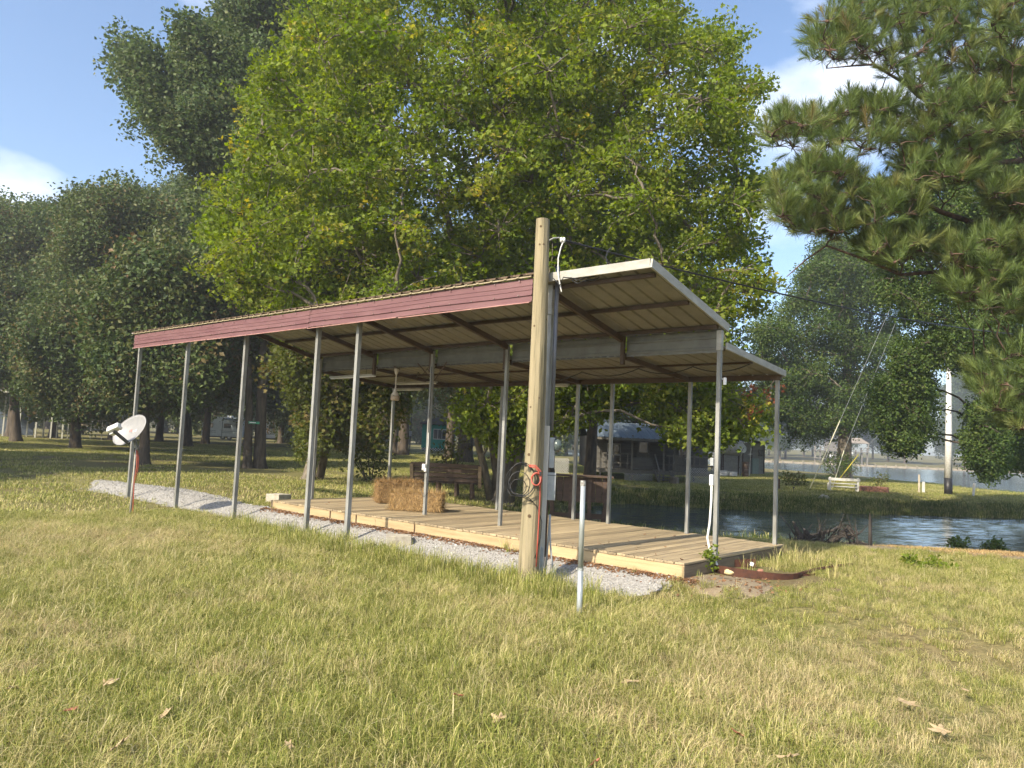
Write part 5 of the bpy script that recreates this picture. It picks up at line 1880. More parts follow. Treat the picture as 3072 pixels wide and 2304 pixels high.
# ------------------------------------------------------------------ far shore: boat house on stilts and sea wall
b = base(2530, 1390, 229)
b.z = WATER_Z
bh = empty('boat_house', b, -.05, 'weathered two level boat house on stilts across the lake', 'boat house')
bx_ = lambda px_: at(px_, 1380, d=229).x - b.x
gw = pmat('grey_boathouse_wood', (.24, .22, .19), (.16, .145, .125), 3, .85, 0, 0, rnd=.2)
for px_ in (2462, 2478, 2492, 2506, 2520, 2548, 2566, 2584, 2600):
    for y in (0, 4.5):
        MB().box((bx_(px_), y, 2.4), (.35, .35, 6.6 if px_ in (2462, 2600, 2520, 2548) else 5.0)).build('pile', gw, bh)
for i in range(18):
    x = bx_(2458) + (bx_(2604) - bx_(2458)) * (i + .5) / 18
    MB().box((x, 2.2, 4.3), ((bx_(2604) - bx_(2458)) / 18 - .06, 6, .25)).build('deck_plank', gw, bh)
for i in range(8):
    x = bx_(2458) + (bx_(2530) - bx_(2458)) * (i + .5) / 8
    MB().box((x, 1.8, 1.9), ((bx_(2530) - bx_(2458)) / 8 - .06, 5, .2)).build('deck_plank', gw, bh)
for z in (4.9, 5.5):
    MB().box(((bx_(2458) + bx_(2604)) / 2, -.7, z), (bx_(2604) - bx_(2458), .12, .15)).build('rail', gw, bh)
MB().box((bx_(2518), 3, 6.1), (5.4, 4, 3.4)).build('cabin_wall', gw, bh)
MB().box((bx_(2518), .95, 6.2), (1.3, .1, 1.2)).build('cabin_window', glass_m, bh)
MB().prism([(bx_(2545), -.6, 6.9), (bx_(2606), -.6, 6.9), (bx_(2576), -.6, 8.6)], (0, 6, 0)).build('roof', pmat('tan_roof', (.34, .29, .24), (.26, .22, .18), 3, .8), bh)
MB().prism([(bx_(2484), .2, 7.8), (bx_(2550), .2, 7.8), (bx_(2516), .2, 9.0)], (0, 6, 0)).build('roof', dark_roof, bh)
for px_ in (2549, 2602):
    MB().box((bx_(px_), -.3, 5.8), (.25, .25, 2.6)).build('porch_post', gw, bh)
MB().tube([(bx_(2549) - .2, -2.0, -.4), (bx_(2549) - .2, -2.0, 3.4)], .12, 8).build('lamp_post', gw, bh)
MB().lathe([(.1, 3.3), (.45, 3.6), (.45, 3.9), (.1, 4.2)], c=(bx_(2549) - .2, -2.0, 0), n=12).build('lamp_globe', white_plastic, bh)
MB().box((bx_(2494), -.2, 2.6), (1.6, 1.0, .5)).box((bx_(2494), -.2, 3.0), (.8, .8, .3)).build('white_tarp', white_plastic, bh)

sw = empty('sea_wall', (100, 224.6, WATER_Z), 0, 'long low pale sea wall along the far shore', 'sea wall')
MB().box((55, .3, .1), (190, .3, .9)).build('wall_face', pmat('sea_wall_pale', (.40, .34, .25), (.30, .25, .18), 1.2, .9), sw)
pm = MB().box((0, 0, .1), (.3, .3, 1.4)).mesh('pile', pmat('sea_pile', (.34, .29, .21), (.26, .22, .16), 3, .9))
for i in range(60):
    obj_of('pile', pm, sw, (-40 + i * 3.1, -.1, random.uniform(-.2, .2)))

# ------------------------------------------------------------------ foliage pieces
def leaf_cluster(k, mat, count, rad, size, lobed=True, droop=.25, flat=1.0):
    r = random.Random(k)
    V, F = [], []
    for _ in range(count):
        while True:
            c = Vector((r.uniform(-1, 1), r.uniform(-1, 1), r.uniform(-1, 1)))
            if c.length < 1:
                break
        c = Vector((c.x * rad, c.y * rad, c.z * rad * flat))
        nrm_ = (Vector((r.gauss(0, 1), r.gauss(0, 1), r.gauss(0, 1))) + Vector((0, 0, .7))).normalized()
        d_ = Vector((r.gauss(0, 1), r.gauss(0, 1), r.gauss(0, .5) - droop * 2))
        d_ = (d_ - nrm_ * d_.dot(nrm_)).normalized()
        s_ = nrm_.cross(d_)
        z = size * r.uniform(.65, 1.2)
        o_ = len(V)
        if lobed:
            pts = [(0, 0, 0), (-.30, .12, .02), (-.52, .50, .08), (-.20, .52, .0), (0, 1.0, .10), (.20, .52, .0), (.52, .50, .08), (.30, .12, .02)]
            V += [tuple(c + s_ * (a * z) + d_ * (b_ * z) + nrm_ * (h * z)) for a, b_, h in pts]
            F += [(o_, o_ + 1, o_ + 2, o_ + 3), (o_, o_ + 3, o_ + 4), (o_, o_ + 4, o_ + 5), (o_, o_ + 5, o_ + 6, o_ + 7)]
        else:
            pts = [(0, 0, 0), (-.34, .45, .08), (0, 1.0, .0), (.34, .45, .08)]
            V += [tuple(c + s_ * (a * z) + d_ * (b_ * z) + nrm_ * (h * z)) for a, b_, h in pts]
            F += [(o_, o_ + 1, o_ + 2), (o_, o_ + 2, o_ + 3)]
    return MB().add(V, F).mesh('leaf_cluster', mat)

def needle_tuft(k, mat, count, length):
    r = random.Random(k)
    V, F = [], []
    stem = length * 1.1
    for i in range(count):
        h = stem * (i / count) ** .7
        a = r.uniform(0, 2 * PI)
        tilt = r.uniform(.25, 1.15) * (1.15 - .6 * i / count)
        d_ = Vector((math.cos(a) * math.sin(tilt), math.sin(a) * math.sin(tilt), math.cos(tilt)))
        L_ = length * r.uniform(.75, 1.1)
        p0 = Vector((0, 0, h))
        s_ = d_.cross(Vector((0, 0, 1)))
        s_ = (s_.normalized() if s_.length > 1e-3 else Vector((1, 0, 0))) * .0026
        p1 = p0 + d_ * L_ * .55
        p2 = p0 + d_ * L_ + Vector((0, 0, -.12 * L_))
        o_ = len(V)
        V += [tuple(p0 - s_), tuple(p0 + s_), tuple(p1 + s_), tuple(p1 - s_), tuple(p2)]
        F += [(o_, o_ + 1, o_ + 2, o_ + 3), (o_ + 3, o_ + 2, o_ + 4)]
    return MB().add(V, F).mesh('needle_tuft', mat)

mp_leaf = leafmat('maple_leaf', [(0, (.105, .155, .020)), (.45, (.150, .200, .026)), (.85, (.205, .245, .038)), (.97, (.255, .265, .045)), (1, (.36, .30, .055))], .48, .5)
gum_leaf = leafmat('sweetgum_leaf', [(0, (.062, .098, .036)), (.6, (.09, .128, .045)), (1, (.12, .135, .056))], .30, .5)
oak_leaf = leafmat('oak_leaf', [(0, (.062, .098, .034)), (.55, (.092, .125, .040)), (.9, (.12, .125, .046)), (1, (.16, .105, .05))], .28, .5)
olive_leaf = leafmat('olive_leaf', [(0, (.075, .095, .020)), (.7, (.11, .13, .028)), (1, (.17, .13, .05))], .4, .5)
lake_leaf = leafmat('lakeside_leaf', [(0, (.055, .095, .022)), (.6, (.08, .125, .030)), (1, (.11, .145, .038))], .35, .5)
far_leaf = leafmat('far_leaf', [(0, (.045, .075, .028)), (.6, (.06, .095, .034)), (1, (.085, .11, .045))], .3, .6)
red_leaf = leafmat('red_leaf', [(0, (.26, .085, .05)), (1, (.22, .095, .05))], .4, .5)
needle_m = leafmat('pine_needle', [(0, (.115, .165, .055)), (.6, (.15, .20, .062)), (.97, (.19, .21, .07)), (1, (.24, .19, .085))], .3, .5, (.7, 1.3))

v_maple = variants('maple_cluster', [leaf_cluster(i, mp_leaf, 27, .40, .115, True, .25, .6) for i in range(8)])
v_gum = variants('gum_cluster', [leaf_cluster(20 + i, gum_leaf, 44, .75, .20, False) for i in range(5)])
v_oak = variants('oak_cluster', [leaf_cluster(30 + i, oak_leaf, 50, .85, .20, False) for i in range(5)])
v_olive = variants('olive_cluster', [leaf_cluster(40 + i, olive_leaf, 26, .42, .13, True, .6) for i in range(5)])
v_lake = variants('lake_cluster', [leaf_cluster(50 + i, lake_leaf, 42, .7, .18, False, .5) for i in range(5)])
v_far = variants('far_cluster', [leaf_cluster(60 + i, far_leaf, 60, 1.9, .55, False) for i in range(4)])
v_red = variants('red_cluster', [leaf_cluster(70 + i, red_leaf, 8, .12, .10, True) for i in range(3)])
v_weed = variants('weed_cluster', [leaf_cluster(75 + i, lake_leaf, 12, .10, .085, False, .1) for i in range(3)] )
v_pine = variants('pine_tuft', [needle_tuft(80 + i, needle_m, 84, .215) for i in range(5)])
v_wood = variants('wood_cluster', [leaf_cluster(90 + i, oak_leaf, 56, 1.7, .45, False) for i in range(4)])

def in_poly(poly, x, y):
    c = False
    n_ = len(poly)
    for i in range(n_):
        ax, ay = poly[i]
        bx2, by2 = poly[(i + 1) % n_]
        if (ay > y) != (by2 > y) and x < (bx2 - ax) * (y - ay) / (by2 - ay) + ax:
            c = not c
    return c

def lobes_in(polys, depth, thick, rpx, seed, tries=900, fill=.62):
    """crown lobes: centres spread through the crown's volume, each with its own depth"""
    r = random.Random(seed)
    out = []
    for poly in polys:
        xs_ = [p_[0] for p_ in poly]
        ys_ = [p_[1] for p_ in poly]
        mine = []
        for _ in range(tries):
            x, y = r.uniform(min(xs_), max(xs_)), r.uniform(min(ys_), max(ys_))
            if not in_poly(poly, x, y):
                continue
            q = rpx * r.uniform(.7, 1.25)
            if sum(in_poly(poly, x + .6 * q * math.cos(a_), y + .6 * q * math.sin(a_)) for a_ in (0, .785, 1.57, 2.356, 3.14, 3.927, 4.71, 5.5)) < 7:
                q *= .6
                if sum(in_poly(poly, x + .6 * q * math.cos(a_), y + .6 * q * math.sin(a_)) for a_ in (0, .785, 1.57, 2.356, 3.14, 3.927, 4.71, 5.5)) < 6:
                    continue
            dd = depth + r.uniform(-thick, thick)
            c = at(x, y, d=dd)
            R_ = q * dd / FPX
            if any((c - c2).length < fill * (R_ + r2) for c2, r2 in mine):
                continue
            mine.append((c, R_))
        out += mine
    return out

def branch_curve(a, b_, r, wob, k=5):
    a, b_ = Vector(a), Vector(b_)
    ln = (b_ - a).length
    pts = []
    for i in range(k + 1):
        q = i / k
        v = a.lerp(b_, q)
        v.z += .10 * ln * math.sin(q * PI)
        if 0 < i < k:
            v += Vector((r.uniform(-1, 1), r.uniform(-1, 1), r.uniform(-.6, .6))) * wob * ln
        pts.append(v)
    return pts

def tree(name, label, cat, trunk_pts, trunk_r, lobes, var, per_m2, bark_m, seed, scl=(.8, 1.25), shell=.45, group=None, flat=.85, stems=None, twig=.012, up=False, limb_r=.07, extra=None, twigs=5, spray=5):
    """trunk_pts: world points from the ground up; leaves grow in shells round the ends of real limbs"""
    r = random.Random(seed)
    g = np.random.default_rng(seed)
    base_ = Vector(trunk_pts[0])
    root = empty(name, base_, 0, label, cat, group)
    mb = MB()
    tp = [Vector(p_) - base_ for p_ in trunk_pts]
    k = len(tp)
    rr = [trunk_r * (1.0 - .72 * i / (k - 1)) for i in range(k)]
    # flare at the foot
    mb.tube([tp[0] - Vector((0, 0, .3)), tp[0] + Vector((0, 0, .02)), tp[0].lerp(tp[1], .10), tp[0].lerp(tp[1], .35)] + tp[1:], [trunk_r * 1.6, trunk_r * 1.45, trunk_r * 1.12, trunk_r] + rr[1:], 12)
    for st in stems or []:
        sp = [Vector(p_) - base_ for p_ in st[0]]
        mb.tube(sp, [st[1] * (1 - .65 * i / (len(sp) - 1)) for i in range(len(sp))], 9)
    P_, Rr, S_ = [], [], []
    axis_pts = tp[1:] + [Vector(p_) - base_ for st in (stems or []) for p_ in st[0][1:]] + [Vector(p_) - base_ for ex in (extra or []) for p_ in ex[0][1:]]
    todo = sorted([(min((p_ - (c - base_)).length for p_ in axis_pts), c - base_, R_) for c, R_ in lobes], key=lambda v: v[0])
    for (_d, cl, R_) in todo:
        cand = [p_ for p_ in axis_pts if p_.z < cl.z + .5 * R_] or axis_pts
        a = min(cand, key=lambda p_: (p_ - cl).length)
        ln = (cl - a).length
        mb.tube(branch_curve(a, cl, r, .07), [limb_r * (.6 + .10 * ln) * (1 - .72 * q / 5) for q in range(6)], 6)
        axis_pts.append(cl)
        m_ = max(6, int(per_m2 * 4 * PI * R_ * R_ * .5))
        u = g.normal(size=(m_, 3))
        u /= np.linalg.norm(u, axis=1)[:, None]
        rad = R_ * (shell + (1 - shell) * g.random(m_) ** .6)
        off = u * rad[:, None] * np.array([1.1, 1.1, flat])
        pts_ = np.array(cl) + off
        for q in range(min(twigs, m_)):
            e = Vector(pts_[q])
            mb.tube(branch_curve(cl, e, r, .10, 3), [twig * 1.8, twig * 1.3, twig, twig * .5], 4, cap=False)
        if spray:
            for q in range(spray):      # long shoots that break the outline
                dv = g.normal(size=3) * [1, 1, .8]
                dv /= np.linalg.norm(dv)
                e0, e1 = np.array(cl) + dv * R_ * .7, np.array(cl) + dv * R_ * g.uniform(1.15, 1.85)
                kk_ = int(3 + per_m2 * .45 * R_)
                ts = g.random(kk_)[:, None]
                pts_ = np.concatenate([pts_, e0 + (e1 - e0) * ts + g.normal(0, .10 * R_, (kk_, 3)) * (1.1 - ts)])
                mb.tube(branch_curve(cl, Vector(e1), r, .06, 3), [twig * 1.8, twig * 1.3, twig, twig * .5], 4, cap=False)
            m_ = len(pts_)
            u = pts_ - np.array(cl)
            u /= np.linalg.norm(u, axis=1)[:, None] + 1e-6
        P_.append(pts_)
        if up:
            d_ = u * .55 + np.array([0, 0, .75]) + g.normal(0, .25, (m_, 3))
            d_ /= np.linalg.norm(d_, axis=1)[:, None]
            tilt = np.arccos(np.clip(d_[:, 2], -1, 1))
            az = np.arctan2(d_[:, 1], d_[:, 0])
            Rr.append(np.stack([np.zeros(m_), tilt, az], 1))
        else:
            Rr.append(np.stack([g.normal(0, .3, m_), g.normal(0, .3, m_), g.uniform(0, 6.28, m_)], 1))
        S_.append(g.uniform(scl[0], scl[1], m_))
    for ex in extra or []:
        mb.tube([Vector(p_) - base_ for p_ in ex[0]], ex[1], 7)
    mb.build('trunk', bark_m, root, smooth=True)
    cr_ = scatter('crown', np.concatenate(P_), np.concatenate(Rr), np.concatenate(S_), var, parent=root)
    return root

def gnd(px_, py_, z):
    q = at(px_, py_, z=z)
    return Vector((q.x, q.y, gz(q.x, q.y)))

def gd(px_, d):
    q = at(px_, 1400, d=d)
    return Vector((q.x, q.y, gz(q.x, q.y)))

# the big maple behind the carport
mb0 = gd(1500, 22.6)
crown = [[(655, 830), (640, 690), (700, 560), (760, 430), (760, 300), (840, 170), (960, 30), (1100, -120), (1500, -260), (1900, -120), (2080, 60), (2230, 170), (2270, 300), (2240, 420), (2250, 560), (2230, 700), (2290, 860), (2200, 1000), (1900, 1060), (1400, 1080), (1000, 1000), (800, 930)]]
lob = lobes_in(crown, 21.8, 4.4, 110, 5, 6000, .84)
low = lobes_in([[(1930, 1180), (2010, 1140), (2230, 1160), (2260, 1260), (2150, 1330), (1990, 1290)], [(1640, 1120), (1900, 1120), (1880, 1220), (1700, 1260)], [(1360, 1180), (1600, 1140), (1640, 1300), (1560, 1330), (1420, 1280)]], 20.5, 1.0, 75, 6, 300, .6)
stem_pts = [([mb0 + Vector((.15, .1, 0)), at(1470, 1250, d=22.4), at(1420, 1000, d=22), at(1330, 600, d=22), at(1250, 250, d=22.5)], .20),
            ([mb0 + Vector((.2, .0, 0)), at(1580, 1250, d=22.8), at(1640, 900, d=23), at(1700, 500, d=23), at(1720, 150, d=23)], .22),
            ([mb0 + Vector((-.2, -.1, 0)), at(1452, 1400, d=22.0), at(1405, 1220, d=21.6), at(1385, 1120, d=21.4), at(1340, 900, d=21)], .13),
            ([mb0 + Vector((.35, .1, 0)), at(1560, 1300, d=23), at(1760, 1080, d=22), at(1980, 900, d=21.5)], .13),
            ([mb0 + Vector((.1, .2, 0)), at(1480, 1150, d=23), at(1150, 800, d=23), at(950, 600, d=23)], .16)]
tree('maple_tree', 'huge sunlit yellow green maple with several stems towering over the carport', 'tree',
     [mb0, at(1520, 1330, d=22.6), at(1530, 1100, d=22.7), at(1520, 700, d=22.8), at(1500, 300, d=22.8), at(1490, -60, d=22.8)], .30, lob + low, v_maple, 3.2, bark_light, 5, stems=stem_pts, shell=.3, scl=(.65, 1.35), flat=.62)
# red turning leaves on a low branch
root = empty('red_leaf_branch', at(2200, 1200, d=19.5), 0, 'bare low branch with clusters of red turning leaves right of the carport', 'branch')
o0 = root.location.copy()
tw = MB()
tips = [(2258, 1170), (2240, 1182), (2300, 1180), (2308, 1202), (2252, 1235), (2342, 1168), (2272, 1225)]
for tx, ty in tips:
    tw.tube(branch_curve(at(2150, 1190, d=19.8) - o0, at(tx, ty, d=19.4) - o0, random.Random(tx), .05, 4), [.015, .012, .009, .006, .003], 5)
tw.build('twigs', bark_light, root)
pts = np.array([tuple(at(tx + random.uniform(-8, 8), ty + random.uniform(-8, 8), d=19.4)) for tx, ty in tips for _ in range(2)])
scatter('red_leaves', pts, rng.uniform(0, 6.28, (len(pts), 3)), rng.uniform(.7, 1.2, len(pts)), v_red, parent=root, origin=o0)

# leaning twin-stemmed tree left of the deck
tb0 = gnd(925, 1440, .03)
lob = lobes_in([[(835, 1060), (900, 990), (1060, 1010), (1200, 1140), (1190, 1280), (1080, 1320), (1000, 1320), (970, 1370), (915, 1370), (920, 1270), (900, 1190)],
                [(700, 700), (1100, 640), (1250, 1000), (1000, 1040), (800, 960)]], 25.0, 1.6, 85, 8, 700, .60)
tree('olive_tree', 'drooping olive green tree with two leaning stems left of the deck', 'tree',
     [tb0, at(945, 1330, d=26.3), at(960, 1150, d=26), at(985, 950, d=26), at(1000, 700, d=26)], .20, lob, v_olive, 5.2, bark_light, 9, spray=2,
     stems=[([gnd(958, 1436, .03), at(985, 1310, d=26.5), at(1020, 1150, d=26.4), at(1060, 950, d=26.3)], .16)])

# tall dark sweetgum behind on the left
sg = gnd(778, 1402, .08)
D1 = sg.y
lob = lobes_in([[(330, 115), (430, 150), (500, 215), (640, 215), (670, 60), (700, -60), (1000, -150), (1180, 100), (1100, 500), (900, 760), (700, 800), (640, 640), (650, 520), (560, 470), (420, 390), (430, 300), (380, 210)],
                [(520, 470), (560, 500), (640, 580), (760, 700), (700, 760), (600, 600)], [(560, 90), (620, 95), (650, 250), (560, 260)]], D1 + 3, 2.2, 85, 12, 1600, .62)
tree('sweetgum_tree', 'tall dark sweetgum reaching into the sky behind the maple on the left', 'tree',
     [sg, at(785, 1200, d=D1), at(800, 900, d=D1 + 1), at(800, 500, d=D1 + 2), at(820, 150, d=D1 + 3), at(830, -80, d=D1 + 3)], .25, lob, v_gum, 3.6, bark, 12, shell=.3, limb_r=.09)
b2 = gnd(742, 1402, .08)
lob = lobes_in([[(560, 800), (700, 700), (820, 800), (820, 1100), (640, 1130), (540, 1000)]], b2.y + 2, 1.8, 90, 14, 500, .6)
tree('brownish_oak', 'brownish tinged oak with a grey trunk left of its twin trunk', 'tree', [b2, at(748, 1200, d=b2.y), at(745, 1000, d=b2.y + .5), at(730, 820, d=b2.y + 1)], .18, lob, v_oak, 3.0, bark, 14, shell=.3)
# small plate nailed to that trunk
q = at(762, 1268, d=b2.y - .55)
root = empty('trunk_sign', q, 0, 'small green sign nailed to the grey trunk', 'sign')
MB().box((0, 0, 0), (.46, .02, .11)).build('plate', pmat('sign_green', (.02, .22, .12), None, 5, .5), root)
MB().box((-.05, -.012, .0), (.26, .006, .03)).build('lettering', white_plastic, root)

# row of shade trees on the left
c3 = gnd(432, 1392, .1)
lob = lobes_in([[(330, 820), (520, 760), (640, 900), (640, 1130), (520, 1190), (330, 1150)]], c3.y + 1.5, 2.0, 80, 16, 700, .6)
tree('shade_oak', 'dark oak with a bare trunk right behind the satellite dish', 'tree', [c3, at(436, 1230, d=c3.y), at(440, 1000, d=c3.y), at(445, 820, d=c3.y)], .20, lob, v_oak, 3.2, bark, 16, shell=.3)
c1 = gnd(225, 1348, .12)
lob = lobes_in([[(225, 640), (290, 560), (340, 610), (430, 580), (560, 690), (580, 900), (480, 1080), (300, 1220), (120, 1230), (100, 1050), (200, 800)]], c1.y, 3.2, 75, 17, 1300, .6)
tree('shade_oak', 'broad dark oak with a stout short trunk on the left lawn', 'tree', [c1, at(228, 1240, d=c1.y), at(240, 1000, d=c1.y), at(280, 760, d=c1.y), at(300, 600, d=c1.y)], .29, lob, v_oak, 2.6, bark, 17, shell=.3, limb_r=.10)
c2 = gd(40, 52)
lob = lobes_in([[(-180, 700), (0, 610), (80, 650), (160, 620), (260, 690), (260, 1000), (120, 1120), (-180, 1120)]], 52, 4, 80, 18, 1300, .6)
tree('shade_oak', 'dark hazy oak filling the left edge of the picture', 'tree', [c2, at(40, 1150, d=52), at(50, 900, d=52), at(60, 650, d=52)], .32, lob, v_oak, 2.3, bark, 18, shell=.3, limb_r=.10)
c4 = gd(560, 60)
lob = lobes_in([[(380, 620), (470, 640), (560, 540), (640, 600), (760, 700), (760, 1050), (600, 1200), (420, 1180)]], 60, 4, 70, 19, 1300, .6)
tree('shade_oak', 'dark oak further back between the dish and the carport posts', 'tree', [c4, at(560, 1180, d=60), at(565, 900, d=60), at(565, 650, d=60)], .3, lob, v_oak, 2.0, bark, 19, shell=.3, limb_r=.10)

oaks = [o for o in sc.objects if o.name.startswith('shade_oak') and o.get('label', '').startswith('broad dark')][0]
for (x, y), lab in (((-27.5, 16.5), 'unseen oak added for shade outside the left edge, nearest the lawn'), ((-33, 24), 'unseen oak added for shade outside the left edge, behind the nearest one'), ((-41, 32), 'unseen oak added for shade outside the left edge, farthest of three')):  # unseen oaks added beyond the frame to throw shade over the left yard
    c = copy_tree(oaks, loc=(x, y, gz(x, y)), rot=(0, 0, x))
    tag(c, lab, 'tree')
# lakeside tree on the right
d_t = 58
tr0 = gd(2532, d_t)
lob = lobes_in([[(2290, 960), (2400, 900), (2440, 760), (2560, 700), (2680, 820), (2690, 960), (2660, 1120), (2640, 1290), (2540, 1270), (2400, 1320), (2310, 1280), (2260, 1120)]], d_t, 4, 62, 23, 1300, .66)
tree('lakeside_tree', 'tall leafy tree with a stout trunk on the lake shore behind the white bench', 'tree',
     [tr0, at(2535, 1290, d=d_t), at(2545, 1150, d=d_t), at(2540, 950, d=d_t), at(2550, 780, d=d_t)], .55, lob, v_lake, 1.5, bark_light, 23, limb_r=.10, shell=.3, flat=.6)
# hanging sweetgum on the right, trunk beyond the frame
d_t = 28.5
tr1 = gd(3300, 33)
lob = lobes_in([[(2640, 1150), (2720, 1070), (2770, 1080), (2785, 1300), (2750, 1340), (2690, 1345), (2640, 1250)],
                [(2925, 1230), (2990, 1200), (3005, 1390), (2950, 1430), (2910, 1370)],
                [(2690, 1060), (2760, 1000), (2980, 980), (2980, 1120), (2880, 1090), (2780, 1090), (2690, 1110)]], d_t, 1.5, 40, 25, 900, .62)
lob += lobes_in([[(2620, 700), (2800, 640), (3150, 600), (3200, 1040), (2950, 1060), (2790, 1000), (2670, 900)], [(2690, 520), (2860, 480), (2960, 640), (2760, 720)], [(2950, 380), (3150, 360), (3150, 640), (2980, 620)]], d_t + 1, 2.4, 62, 26, 1600, .60)
lob += lobes_in([[(2960, 1150), (3150, 1100), (3180, 1420), (3000, 1380)]], d_t + 4, 2.0, 55, 28, 500, .6)
tree('hanging_gum_tree', 'dark leafy tree whose branches hang before the white pole at right', 'tree',
     [tr1, at(3290, 1100, d=33), at(3270, 800, d=33), at(3250, 500, d=33)], .4, lob, v_lake, 2.9, bark, 25, scl=(.45, .75), shell=.2, flat=.6, spray=2)

# pine entering from the right
d_p = 13
pn = gd(3330, 14.5)
pads = [[(2440, 90), (2500, 10), (2620, -60), (3200, -120), (3200, 260), (2960, 290), (2800, 320), (2640, 200), (2440, 190)],
        [(2280, 400), (2350, 330), (2480, 340), (2560, 300), (2700, 320), (2900, 280), (3150, 220), (3150, 420), (2820, 470), (2640, 470), (2480, 450), (2300, 460)],
        [(2300, 580), (2420, 490), (2540, 520), (2600, 600), (2700, 560), (2620, 700), (2480, 720), (2340, 690)], [(2700, 480), (2960, 460), (2930, 560), (2740, 560)],
        [(2840, 730), (2960, 700), (3160, 680), (3160, 850), (2960, 830), (2850, 810)], [(2920, 1120), (3000, 1060), (3180, 1020), (3180, 1330), (3030, 1290), (2930, 1180)],
        [(2960, 560), (3150, 540), (3150, 660), (2990, 640)], [(2660, 560), (2760, 570), (2740, 660), (2640, 650)],
        [(2820, 860), (3000, 820), (3160, 830), (3160, 960), (2980, 950)], [(2560, 740), (2700, 700), (2820, 740), (2700, 800)]]
lob = lobes_in(pads, d_p, 1.3, 48, 27, 900, .70)
ex = []
for pl, r0 in (([(3330, 640, 14.3), (3072, 690, 13.6), (2960, 688, 13.3), (2820, 640, 13), (2700, 560, 12.8), (2560, 520, 12.6), (2400, 480, 12.4)], .075), ([(3330, 380, 14.3), (3060, 345, 13.6), (2960, 330, 13.3), (2880, 350, 13.0), (2680, 410, 12.8)], .07),
               ([(3330, 510, 14.3), (3072, 480, 13.4), (2900, 490, 13.2), (2760, 500, 13.0)], .075), ([(3330, 240, 14.3), (3050, 250, 13.6), (2760, 290, 13.0), (2720, 250, 12.8), (2620, 195, 12.5), (2480, 205, 12.3)], .06),
               ([(3330, 900, 14.3), (3072, 780, 13.6), (2900, 800, 13.3), (2700, 830, 12.8), (2480, 730, 12.5), (2360, 830, 12.4)], .06), ([(3330, 1160, 14.3), (3100, 1160, 13.5), (3000, 1150, 13.2)], .06)):
    pts = [at(*p_[:2], d=p_[2]) for p_ in pl]
    fine, rr = [], []
    for i in range(len(pts) - 1):
        for q in (0, .5):
            fine.append(pts[i].lerp(pts[i + 1], q) + Vector((0, random.uniform(-.03, .03), random.uniform(-.04, .04))))
            rr.append(r0 * (1 - .85 * (i + q) / (len(pts) - 1)))
    fine.append(pts[-1])
    rr.append(r0 * .12)
    ex.append((fine, rr))
tree('pine_tree', 'long needled pine reaching in from the right edge', 'tree',
     [pn, at(3330, 1000, d=14.5), at(3330, 500, d=14.5), at(3320, 100, d=14.5), at(3310, -500, d=14.5)], .28, lob, v_pine, 13.0, pine_bark, 27, scl=(.75, 1.25), shell=.15, flat=.5, up=True, limb_r=.022, spray=0, extra=ex, twigs=9, twig=.008)

# ------------------------------------------------------------------ far woods
def far_tree(name, b, h, w, seed, var, label, group, per=.55, scl=(.8, 1.2), trunk_frac=.22, tr=.35):
    r = random.Random(seed)
    lobes = []
    k = 11
    for i in range(k):
        f_ = trunk_frac + (1 - trunk_frac) * (i + .5) / k
        wid = w * (1 - .75 * abs(f_ - .52) ** 1.3 * 1.6)
        a = r.uniform(0, 6.28)
        q = r.uniform(.1, .62) * wid
        lobes.append((Vector(b) + Vector((q * math.cos(a), q * math.sin(a), h * f_)), wid * r.uniform(.42, .62)))
    return tree(name, label, 'tree', [b, Vector(b) + Vector((.1, 0, h * .3)), Vector(b) + Vector((-.1, .1, h * .62)), Vector(b) + Vector((.1, 0, h * .9))], tr, lobes, var, per, bark, seed, scl=scl, group=group, shell=.25, twigs=2, limb_r=.12, spray=2)

protos = []
LAB1, GR1 = 'tall green tree in the wood along the far lake shore', 'far shore trees'
for i in range(4):
    x, y = (70 + i * 22), 246 + 4 * i
    protos.append(far_tree('far_shore_tree', Vector((x, y, gz(x, y))), 22 + 3 * i % 7, 7, 200 + i, v_far, LAB1, GR1))
k = 0
rr_ = random.Random(77)
spots = []
for i in range(44):
    x = 18 + i * 5.9 + rr_.uniform(-2, 2)
    y = 240 + rr_.uniform(0, 34)
    if 96 < x < 142:
        y += 26
    spots.append((x, y))
for x, y in spots:
    copy_tree(protos[k % 4], loc=(x, y, gz(x, y)), rot=(0, 0, rr_.uniform(0, 6.28)), scale=(1, 1, rr_.uniform(.8, 1.25)))
    k += 1
LAB2, GR2 = 'dim tree in the wood closing the left yard behind the campers', 'trees behind the campers'
protos = []
for i in range(4):
    x, y = (-70 + i * 16), 135 + 5 * i
    protos.append(far_tree('yard_wood_tree', Vector((x, y, gz(x, y))), 20 + 2 * i, 7.5, 300 + i, v_wood, LAB2, GR2, per=.7, trunk_frac=.08, tr=.4))
for i in range(46):
    x = -130 + i * 3.1 + rr_.uniform(-2, 2)
    y = 120 + rr_.uniform(0, 40) if x < -35 else 118 + rr_.uniform(0, 22) + (30 if -30 < x < 6 else 0)
    copy_tree(protos[i % 4], loc=(x, y, gz(x, y)), rot=(0, 0, rr_.uniform(0, 6.28)), scale=(1, 1, rr_.uniform(.8, 1.2)))
for x, y in ((-52, 91), (-39, 91), (-18, 79), (-60, 84), (-28, 92)):  # extra trees added to cast shade on the campers and the teal cabin
    copy_tree(protos[int(abs(x)) % 4], loc=(x, y, gz(x, y)), rot=(0, 0, x), scale=(.8, .8, .85))
